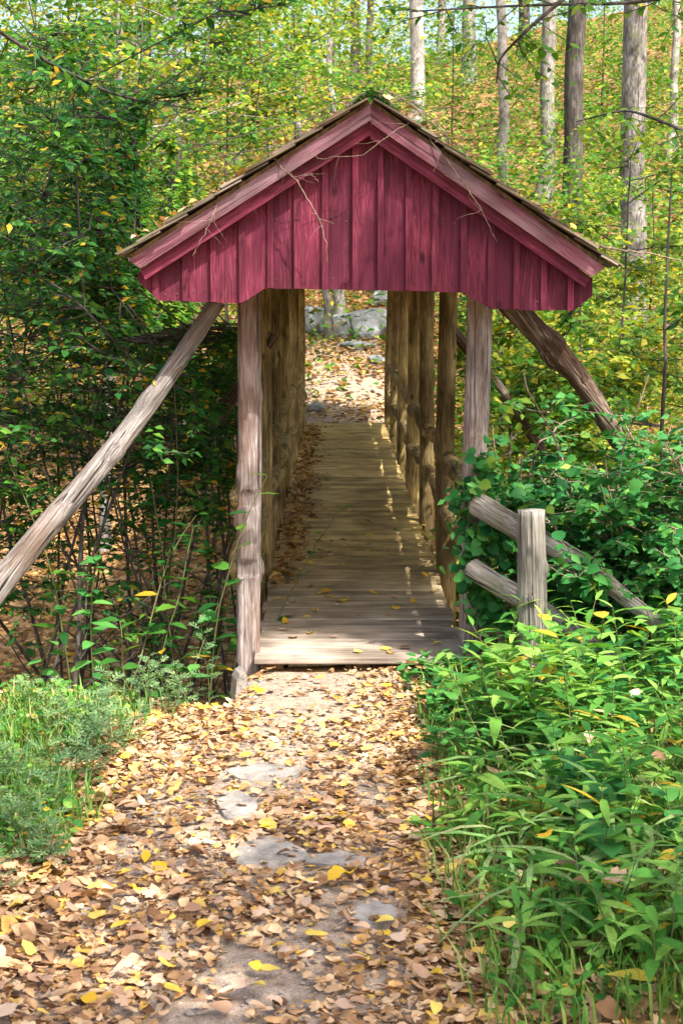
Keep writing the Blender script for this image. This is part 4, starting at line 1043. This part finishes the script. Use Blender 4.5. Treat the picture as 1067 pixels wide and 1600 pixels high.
for k in range(16):
    y = hg.uniform(5.0, 7.4); x = hg.uniform(0.42, 1.15)
    H(x, y, 'arching_grass', 'pale long-bladed grass tuft arching out of the herbs', 'long-bladed grass tufts', 0.30, 9, 0.30, 'blade', 'pale', lean=(hg.uniform(-.5, .2), -.15), droop=0.0)
# three-leaved large plants
for k, (px, py, y, h) in enumerate(((905, 960, 7.9, 0.55), (985, 960, 7.7, 0.55), (1035, 905, 8.3, 0.6), (760, 1010, 8.3, 0.42), (700, 1080, 8.2, 0.3))):
    p = P(px, py, y)
    herb('large_leaved_plant', p.x, p.y, ['large three-leaved plant standing up before the lower fence rail', 'pale large-leaved plant at the end of the top fence rail', 'large-leaved plant at the photo edge under the thicket', 'large drooping leaf plant beside the fence post', 'large-leaved plant leaning over the edge of the deck'][k], 700 + k, h, 7, 0.17, 'big', 'broad' if k > 1 else 'lance', group='large-leaved plants by the fence', droop=0.25, lean=(-.1, -.1))

# silvery feathery herbs and the clump opposite
for k in range(26):
    y = hg.uniform(6.5, 8.35); x = hg.uniform(-1.75, -1.15) - .12 * math.sin(y * 4)
    H(x, y, 'feathery_herb', 'silvery feathery herb in the clump across the path from the fence', 'feathery herbs at the ravine edge', 0.24, 20, 0.10, 'feather', 'mug')
for k in range(9):
    y = hg.uniform(8.2, 8.6); x = hg.uniform(-1.35, -0.9)
    H(x, y, 'feathery_herb', 'thin feathery herb on the brink of the ravine behind the path', 'feathery herbs on the ravine brink', 0.26, 14, 0.08, 'feather', 'mug')
for k in range(9):
    y = hg.uniform(5.6, 6.8); x = hg.uniform(-1.5, -1.2)
    H(x, y, 'feathery_herb', 'dark feathery herb low at the photo edge beside the path', 'feathery herbs at the photo edge', 0.2, 16, 0.09, 'feather', 'mug')
herb('feathery_herb', P(330, 1100, 9.1).x, 9.1, 'single upright feathery herb just before the notched front post', 731, 0.62, 24, 0.09, 'feather', 'mug')
# broad-leaved saplings in front of the ravine
for k, (px, py, y, h, nl, lf) in enumerate(((318, 1040, 9.6, 1.25, 14, 0.15), (280, 1040, 10.0, 1.1, 12, 0.14), (185, 1080, 9.4, 0.95, 14, 0.11), (195, 1120, 8.9, 0.35, 10, 0.13), (345, 1000, 10.3, 1.0, 12, 0.15), (130, 1040, 9.8, 1.3, 14, 0.11), (240, 1030, 10.2, 1.7, 14, 0.12))):
    x = P(px, py, y).x
    herb('broad_leaved_sapling', x, y, ['sapling with large green leaves beside the notched front post', 'sapling with large drooping leaves in the shaded ravine', 'slim sapling with pointed leaves under the long brace', 'low sapling with heart-shaped leaves at the ravine edge', 'large-leaved sapling behind the notched front post', 'slim tall sapling close under the long brace', 'tall sapling whose leaves show beneath the middle of the brace'][k], 740 + k, h + max(0, -gz(x, y)) * 0.9, nl, lf, 'big', 'shrub', group='broad-leaved saplings in the ravine', cat='sapling', droop=0.3, stem_r=0.007)

SL = [(45, 9.3, 0.9, 'broad-leaved sapling at the photo edge below the brace'), (95, 9.9, 1.15, 'broad-leaved sapling with drooping leaves left of the bare stems'), (150, 9.2, 0.75, 'short broad-leaved sapling rising out of the feathery herbs'), (225, 9.5, 0.9, 'broad-leaved sapling in the middle of the ravine brink'), (265, 9.3, 0.7, 'short large-leaved sapling nearest the notched post'), (305, 9.9, 1.5, 'tall large-leaved sapling whose leaves brush the notched post'), (20, 10.4, 1.6, 'tall broad-leaved sapling behind the foot of the brace'), (350, 9.75, 0.95, 'large-leaved sapling tucked behind the notched post')]
for k, (px, y, h, lab) in enumerate(SL):
    x = min(P(px, 1000, y).x, -0.85)
    herb('broad_leaved_sapling', x, y, lab, 780 + k, h + max(0, -gz(x, y)) * 0.8, 22, 0.125, 'big', 'shrub' if k % 2 else 'broad', group='broad-leaved saplings in the ravine', cat='sapling', droop=0.3, stem_r=0.006)

# grass
def grass(name, n, xr, yr, label, seed, hh, dens=None, lean=(0, 0)):
    g = np.random.default_rng(seed); x = g.uniform(*xr, n); y = g.uniform(*yr, n)
    if dens is not None: m = dens(x, y, g); x = x[m]; y = y[m]
    n = len(x); z = T(x, y); h = hh * g.uniform(.5, 1.3, n); az = g.uniform(0, 6.28, n)
    sd_ = np.stack([np.cos(az), np.sin(az), 0 * az], 1); ln = np.stack([np.cos(az + 1.57), np.sin(az + 1.57), 0 * az], 1) * g.uniform(.2, .9, n)[:, None] + np.array([lean[0], lean[1], 0])
    b = np.stack([x, y, z], 1); wd = g.uniform(.0025, .005, n)[:, None]
    up = np.array([0, 0, 1.0])
    m1 = b + (up * .55 + ln * .22) * h[:, None]; tp = b + (up * .85 + ln * .75) * h[:, None]
    V = np.stack([b - sd_ * wd, b + sd_ * wd, m1 - sd_ * wd, m1 + sd_ * wd, tp], 1).reshape(-1, 3)
    t0 = np.array([(0, 1, 3), (0, 3, 2), (2, 3, 4)]); Tt = (t0[None] + (np.arange(n) * 5)[:, None, None]).reshape(-1, 3)
    return setp(link(name, mesh_np(name, V, Tt, G['grass'])), label, 'grass', kind='stuff')
grass('grass', 5000, (0.18, 1.7), (4.5, 8.8), 'green grass growing among the herbs beside the path', 801, 0.17, lambda x, y, g: g.random(len(x)) < smooth(0.18, 0.5, x) + 0.0, (-.1, 0))
grass('grass', 3200, (-2.0, -0.95), (6.1, 8.4), 'pale sunlit grass in the feathery clump across from the fence', 802, 0.15, lambda x, y, g: x + 0.28 * wob(x * 3, y * 3) + g.normal(0, .1, len(x)) < -1.28 + 0.12 * smooth(7.4, 8.3, y))

# low green ground cover of small leaves
def ground_cover(name, n, xr, yr, label, seed, size, mat, hmax, shape='lite', dens=None, cat='undergrowth', clump=0.0):
    g = np.random.default_rng(seed); x = g.uniform(*xr, n); y = g.uniform(*yr, n)
    if clump:
        m = wob(x * clump, y * clump) + 0.5 * wob(x * clump * 2.7 + 4, y * clump * 2.1) + g.normal(0, .25, n) > 0.15; x = x[m]; y = y[m]
    if dens is not None: m = dens(x, y, g); x = x[m]; y = y[m]
    n = len(x); pos = np.stack([x, y, T(x, y) + hmax * g.random(n) ** 1.5], 1)
    az = g.uniform(0, 6.28, n); d = np.stack([np.cos(az), np.sin(az), g.normal(0.1, .3, n)], 1)
    nn = np.stack([g.normal(0, .4, n), g.normal(-.3, .4, n), np.ones(n)], 1)
    return setp(link(name, scatter_mesh(name, SH[shape], pos, d, nn, size * g.uniform(.6, 1.3, n), G[mat], g)), label, cat, kind='stuff')
ground_cover('undergrowth', 6500, (0.28, 1.9), (4.6, 9.0), 'low mixed green leaves under the herbs beside the fence', 811, 0.05, 'lance', 0.12, 'ovate', lambda x, y, g: g.random(len(x)) < smooth(0.28, 0.6, x))
ground_cover('undergrowth', 3000, (1.0, 2.4), (7.6, 9.6), 'low dark leaves under the round-leaved thicket', 812, 0.06, 'vine', 0.35, 'ovate')
ground_cover('undergrowth', 2200, (-1.9, -1.15), (6.0, 8.8), 'low green leaves under the feathery herbs', 813, 0.045, 'lance', 0.10, 'ovate', lambda x, y, g: x + 0.28 * wob(x * 3, y * 3) + g.normal(0, .1, len(x)) < -1.3)
ground_cover('undergrowth', 26000, (-16, 24), (27, 64), 'low green undergrowth scattered over the hillside', 814, 0.2, 'mid', 0.7, clump=0.45)
ground_cover('undergrowth', 16000, (1.5, 12), (12, 30), 'sunlit yellow-green undergrowth on the slope beside the bridge', 815, 0.10, 'mid', 0.9, clump=0.9)
ground_cover('undergrowth', 5000, (-12, -1.5), (14, 30), 'sparse green undergrowth in the ravine', 816, 0.09, 'mid', 0.5, clump=0.8)

# ------------------------------------------------------------------ fallen leaves
def litter(name, n, xr, yr, label, seed, size, mat, shapes, lift, dens=None, tilt=0.35):
    g = np.random.default_rng(seed); x = g.uniform(*xr, n); y = g.uniform(*yr, n)
    if dens is not None: m = dens(x, y, g); x = x[m]; y = y[m]
    n = len(x); pos = np.stack([x, y, T(x, y) + g.uniform(0.004, lift, n)], 1); az = g.uniform(0, 6.28, n)
    d = np.stack([np.cos(az), np.sin(az), g.normal(0, tilt * .5, n)], 1); nn = np.stack([g.normal(0, tilt, n), g.normal(0, tilt, n), np.ones(n)], 1)
    return setp(link(name, scatter_mesh(name, SH[shapes], pos, d, nn, size * g.uniform(.42, 1.3, n), G[mat], g)), label, 'leaf litter', kind='stuff')
def path_d(x, y, g):
    bare = np.exp(-((x + 0.35 + 0.15 * np.sin(y * 2)) / 0.28) ** 2) * 0.7 * (wob(x * 2.3, y * 1.9) > -0.1) + 0.5 * smooth(8.0, 8.8, y) + 0.4 * (wob(x * 3.1 + 2, y * 2.3) > 0.35)
    for (a_, b_, c_, d_) in STONES: bare = np.maximum(bare, 0.8 * (((x - a_) / (c_ * 1.0)) ** 2 + ((y - b_) / (d_ * 1.0)) ** 2 < 1))
    return g.random(len(x)) > bare
litter('leaf_litter', 12500, (-1.5, 0.6), (4.3, 9.25), 'tan and brown fallen leaves covering the path', 821, 0.052, 'dead', 'dead', 0.026, path_d, 0.32)
litter('leaf_litter', 7000, (-1.5, 0.6), (4.3, 9.3), 'small brown leaf crumbs scattered on the path soil', 828, 0.028, 'dead', 'deadlite', 0.02, path_d, 0.5)
litter('leaf_litter', 2600, (0.3, 1.8), (4.5, 9.4), 'brown fallen leaves under the herbs by the fence', 822, 0.07, 'dead', 'dead', 0.05)
litter('leaf_litter', 1500, (-2.2, -1.0), (5.0, 9.2), 'brown fallen leaves under the feathery herbs', 823, 0.07, 'dead', 'dead', 0.04)
litter('leaf_litter', 22000, (-7, -0.6), (9.0, 26), 'orange-brown fallen leaves carpeting the shaded ravine', 824, 0.085, 'dead_orange', 'deadlite', 0.06)
litter('leaf_litter', 14000, (0.6, 7), (9.3, 26), 'orange-brown fallen leaves on the slope behind the fence', 825, 0.085, 'dead_orange', 'deadlite', 0.06)
litter('leaf_litter', 12000, (-2.6, 2.6), (25.8, 40), 'orange fallen leaves on the bank beyond the bridge', 826, 0.10, 'dead_orange', 'deadlite', 0.06, lambda x, y, g: g.random(len(x)) > 0.9 * np.exp(-((y - 28.7) / 0.75) ** 4 - ((x - 0.15) / 0.85) ** 4))  # leaves thinned in a patch; pale soil there stands in for bright sun
litter('leaf_litter', 24000, (-18, 24), (27, 64), 'orange-brown fallen leaves over the wooded hillside', 827, 0.17, 'dead_orange', 'deadlite', 0.08)

# grit and pebbles pressed into the path
g = np.random.default_rng(829); n = 2600; x = g.uniform(-1.3, 0.55, n); y = g.uniform(4.4, 9.2, n); ph_ = (1 + 5 ** .5) / 2
oc = np.array([(1, 0, 0), (-1, 0, 0), (0, 1, 0), (0, -1, 0), (0, 0, 1), (0, 0, -1), (.6, .6, .55), (-.6, .6, .55), (.6, -.6, .55), (-.6, -.6, .55)], float)
of = np.array([(4, 6, 7), (4, 7, 9), (4, 9, 8), (4, 8, 6), (0, 2, 6), (2, 7, 6), (2, 1, 7), (1, 9, 7), (1, 3, 9), (3, 8, 9), (3, 0, 8), (0, 6, 8)])
az = g.uniform(0, 6.28, n); sz = g.uniform(.003, .011, n) * (1 + 1.2 * (g.random(n) < .08)); shp = g.uniform(.7, 1.2, (n, 10, 1)) * oc[None] * np.array([1, .8, .55])
ca, sa = np.cos(az)[:, None], np.sin(az)[:, None]
V = np.stack([shp[..., 0] * ca - shp[..., 1] * sa, shp[..., 0] * sa + shp[..., 1] * ca, shp[..., 2]], -1) * sz[:, None, None] + np.stack([x, y, T(x, y)], 1)[:, None]
setp(link('gravel', mesh_np('gravel', V.reshape(-1, 3), (of[None] + (np.arange(n) * 10)[:, None, None]).reshape(-1, 3), M['stone'])), 'small grey pebbles and grit in the path soil', 'gravel', kind='stuff')

# fallen leaves one by one: the ones that show largest
lg = np.random.default_rng(91)
def single_leaves(n, fx0, fy, mat, label, group, size, zf, tilt=0.3):
    y = fy(n); x = fx0(y, n); pos = np.stack([x, y, zf(x, y)], 1); az = lg.uniform(0, 6.28, n)
    d = np.stack([np.cos(az), np.sin(az), lg.normal(0, .15, n)], 1); nn = np.stack([lg.normal(0, tilt, n), lg.normal(0, tilt, n) - .1, np.ones(n)], 1)
    leaf_objects(None, 'dead', G[mat], pos, d, nn, size * lg.uniform(.7, 1.2, n), lg, 'fallen_leaf', label, 'leaf', group)
pz = lambda x, y: T(x, y) + lg.uniform(.03, .05, len(x))
px_ = lambda y, n: np.interp(y, PY, PXL) - .05 + lg.random(n) * (np.interp(y, PY, PXR) - np.interp(y, PY, PXL) + .15)
single_leaves(70, px_, lambda n: 4.7 + 4.3 * lg.random(n) ** 1.5, 'dead_yellow', 'yellow fallen leaf lying on top of the tan leaves on the path', 'yellow leaves on the path', 0.072, pz)
single_leaves(110, px_, lambda n: 4.65 + 2.3 * lg.random(n) ** 1.3, 'dead_tan', 'large tan fallen leaf curled on the near stretch of path', 'large tan leaves on the path', 0.07, pz)
hz = lambda x, y: T(x, y) + lg.uniform(.1, .34, len(x))
single_leaves(26, lambda y, n: lg.uniform(.4, 1.0, n) + .08 * (y - 5), lambda n: lg.uniform(4.9, 7.8, n), 'dead_tan', 'tan dead leaf caught up among the green herbs', 'dead leaves caught in the herbs', 0.085, hz, 0.7)
single_leaves(16, lambda y, n: lg.uniform(.4, 1.0, n) + .08 * (y - 5), lambda n: lg.uniform(4.9, 8.0, n), 'dead_yellow', 'yellow leaf caught up among the green herbs', 'yellow leaves caught in the herbs', 0.075, hz, 0.7)
dz = lambda x, y: np.full(len(x), 0.006) + lg.uniform(0, .006, len(x))
single_leaves(34, lambda y, n: lg.uniform(-.56, .58, n), lambda n: 9.35 + 5 * lg.random(n) ** 1.4, 'dead_yellow', 'yellow fallen leaf on the bare deck planks of the bridge', 'yellow leaves on the deck', 0.075, dz, 0.15)
single_leaves(30, lambda y, n: lg.uniform(-.56, .58, n), lambda n: 9.35 + 6 * lg.random(n) ** 1.2, 'dead_tan', 'brown fallen leaf on the bare deck planks of the bridge', 'brown leaves on the deck', 0.07, dz, 0.2)
# drift of leaves along one side of the deck
g = np.random.default_rng(95); n = 1500
y = 11.5 + 14 * g.random(n) ** 0.9; x = -0.58 + np.abs(g.normal(0, 0.13, n)) * (0.6 + 0.7 * np.sin(y * 1.3) ** 2); m = x < 0.5; x = x[m]; y = y[m]; n = len(x)
pos = np.stack([x, y, 0.006 + g.uniform(0, .035, n) * np.exp(-(x + .58) / .15)], 1); az = g.uniform(0, 6.28, n)
setp(link('leaf_litter', scatter_mesh('leaf_litter', SH['dead'], pos, np.stack([np.cos(az), np.sin(az), g.normal(0, .2, n)], 1), np.stack([g.normal(0, .35, n), g.normal(0, .35, n), np.ones(n)], 1), 0.07 * g.uniform(.5, 1.2, n), G['dead_orange'], g)), 'drift of brown leaves along one side of the bridge deck', 'leaf litter', kind='stuff')
# leaves caught on the roof
g = np.random.default_rng(96); n = 260; sgn = g.choice([0, 1], n); s = g.uniform(0.02, 0.95, n)
pos = []
for k in range(n):
    d_, n_, e_ = ((dL, nL, TL), (dR, nR, TR))[sgn[k]]
    p = PEAK + (e_ - PEAK) * s[k] + n_ * g.uniform(.062, .085); pos.append((p.x, ROOF_Y0 + .02 + abs(g.normal(0, .5)), p.z))
az = g.uniform(0, 6.28, n)
setp(link('leaf_litter', scatter_mesh('leaf_litter', SH['dead'], np.array(pos), np.stack([np.cos(az), np.sin(az), g.normal(0, .4, n)], 1), np.stack([g.normal(0, .5, n), g.normal(0, .5, n), np.ones(n)], 1), 0.06 * g.uniform(.5, 1.2, n), G['dead'], g)), 'dry brown leaves caught on the bridge roof', 'leaf litter', kind='stuff')

# ------------------------------------------------------------------ moss cushion and dry vines on the roof
def moss(px0, px1, seed, label):
    g = np.random.default_rng(seed); n = 2600
    px = g.uniform(px0, px1, n); x = np.array([gp(q, 160).x for q in px]); y = ROOF_Y0 + .0 + np.abs(g.normal(0, .12, n))
    z = np.array([rake_z(q) for q in x]) + .045 + g.random(n) * 0.035 * np.sin(np.pi * (px - px0) / (px1 - px0)) ** .6
    az = g.uniform(0, 6.28, n)
    return setp(link('moss_cushion', scatter_mesh('moss_cushion', SH['lite'], np.stack([x, y, z], 1), np.stack([np.cos(az) * .6, np.sin(az) * .6, np.ones(n) * .6], 1), np.stack([g.normal(0, 1, n), g.normal(0, 1, n), np.ones(n)], 1), 0.016 * g.uniform(.5, 1.2, n), G['shrub'], g)), label, 'moss', kind='stuff')
moss(548, 625, 841, 'green moss cushion growing on the roof ridge')
VN = [
    ([(715, 165, 9.1), (650, 178, 8.95), (640, 190, 8.84), (600, 218, 8.82), (560, 246, 8.82), (505, 248, 8.80), (480, 238, 8.80)], 0.004, 'pale dry vine stem looping across the top of the gable'),
    ([(650, 190, 8.9), (690, 240, 8.84), (735, 300, 8.82), (752, 330, 8.82), (776, 378, 8.84)], 0.004, 'dark dry vine stem hanging over the gable near the ridge end'),
    ([(420, 238, 8.95), (440, 262, 8.84), (470, 290, 8.82), (495, 335, 8.82), (510, 380, 8.83), (512, 410, 8.84)], 0.0045, 'thick dry vine stem hanging down the middle of the gable boards'),
    ([(425, 240, 8.95), (455, 275, 8.84), (490, 275, 8.80), (497, 285, 8.80)], 0.003, 'thin dry vine tip branching off over the rake board'),
    ([(345, 295, 8.95), (336, 330, 8.82), (318, 370, 8.82), (301, 400, 8.83)], 0.003, 'thin straight dry stem hanging over the lower rake board'),
    ([(560, 150, 9.0), (610, 140, 9.0), (655, 175, 8.95), (700, 215, 8.9), (740, 250, 8.95), (770, 290, 9.05)], 0.006, 'tangled brown vine lying along the roof edge beside the ridge'),
    ([(600, 165, 8.95), (635, 150, 9.1), (690, 200, 9.0), (720, 250, 8.9), (745, 265, 9.0)], 0.005, 'brown vine arching over the mossy ridge'),
    ([(555, 150, 8.95), (510, 165, 9.0), (470, 200, 8.95), (440, 235, 8.9), (400, 262, 8.95), (350, 300, 8.95)], 0.005, 'brown vine creeping along the roof edge above the lit boards'),
    ([(905, 375, 9.0), (960, 390, 9.2), (1010, 395, 9.4), (1080, 410, 9.6)], 0.008, 'long bare branch reaching out past the roof end'),
]
for k, (q, r_, lab) in enumerate(VN):
    g = np.random.default_rng(860 + k); Q = np.array([np.array(P(*c)) for c in q]); t = np.linspace(0, len(Q) - 1, 26)
    # smooth interpolation through the way-points
    pts = np.stack([np.interp(t, np.arange(len(Q)), Q[:, c]) for c in range(3)], 1)
    for _ in range(2): pts[1:-1] = (pts[:-2] + 2 * pts[1:-1] + pts[2:]) / 4
    pts[1:-1] += g.normal(0, 0.004, (24, 3))
    tb = Tubes(); tb.add(pts, np.linspace(r_, r_ * .4, 26), 6)
    for e in range(3):
        p3, _ = wander(g, pts[int(g.integers(6, 22))], (g.uniform(-1, 1), g.uniform(-.6, .1), g.uniform(-1, .5)), g.uniform(.08, .25), 6, .2); tb.add(p3, np.linspace(r_ * .45, r_ * .15, 7), 4)
    setp(tb.build('dry_vine', M['twig']), lab, 'vine', 'dry vines on the roof')

# leafy branches hanging into the top of the picture
for k, (q, lab, n) in enumerate((
        ([(1200, -40, 8.5), (1000, 5, 8.6), (820, 8, 8.8), (640, 18, 9.0)], 'leafy branch crossing the very top of the picture near the crest sky', 16),
        ([(950, -60, 8.4), (830, 40, 8.5), (780, 90, 8.6), (775, 130, 8.7)], 'dark hooked twig with few leaves hanging before the pale trunk', 8),
        ([(1180, 260, 8.8), (1060, 200, 9.2), (980, 170, 9.5), (900, 190, 9.8)], 'leafy branch hanging before the stoutest trunk', 14),
        ([(-160, -60, 8.2), (60, 90, 8.6), (180, 150, 9.2), (300, 170, 9.8)], 'dark leafy bough arching in from the photo corner', 22))):
    g = np.random.default_rng(890 + k); Q = np.array([np.array(P(*c)) for c in q]); t = np.linspace(0, len(Q) - 1, 20)
    pts = np.stack([np.interp(t, np.arange(len(Q)), Q[:, c]) for c in range(3)], 1)
    for _ in range(2): pts[1:-1] = (pts[:-2] + 2 * pts[1:-1] + pts[2:]) / 4
    root = empty('leafy_branch', Vector(pts[0]), lab, 'branch', 'branches hanging into view'); tb = Tubes(); tb.add(pts, np.linspace(.013, .004, 20), 6); A = [[], [], [], []]
    for e in range(n):
        i = int(g.integers(4, 20)); p3, _ = wander(g, pts[i], (g.uniform(-1, 1), g.uniform(-.8, .8), g.uniform(-.7, .3)), g.uniform(.2, .5), 5, .18); tb.add(p3, np.linspace(.004, .0012, 6), 4)
        twig_leaves(g, p3, 9, .062, .5, A)
    tb.build('stems', M['bark_dark'], root)
    split_leaves(root, 'ovate', 'ovate', G['shrub' if k == 3 else 'mid'], cat_A(A), g, 90)
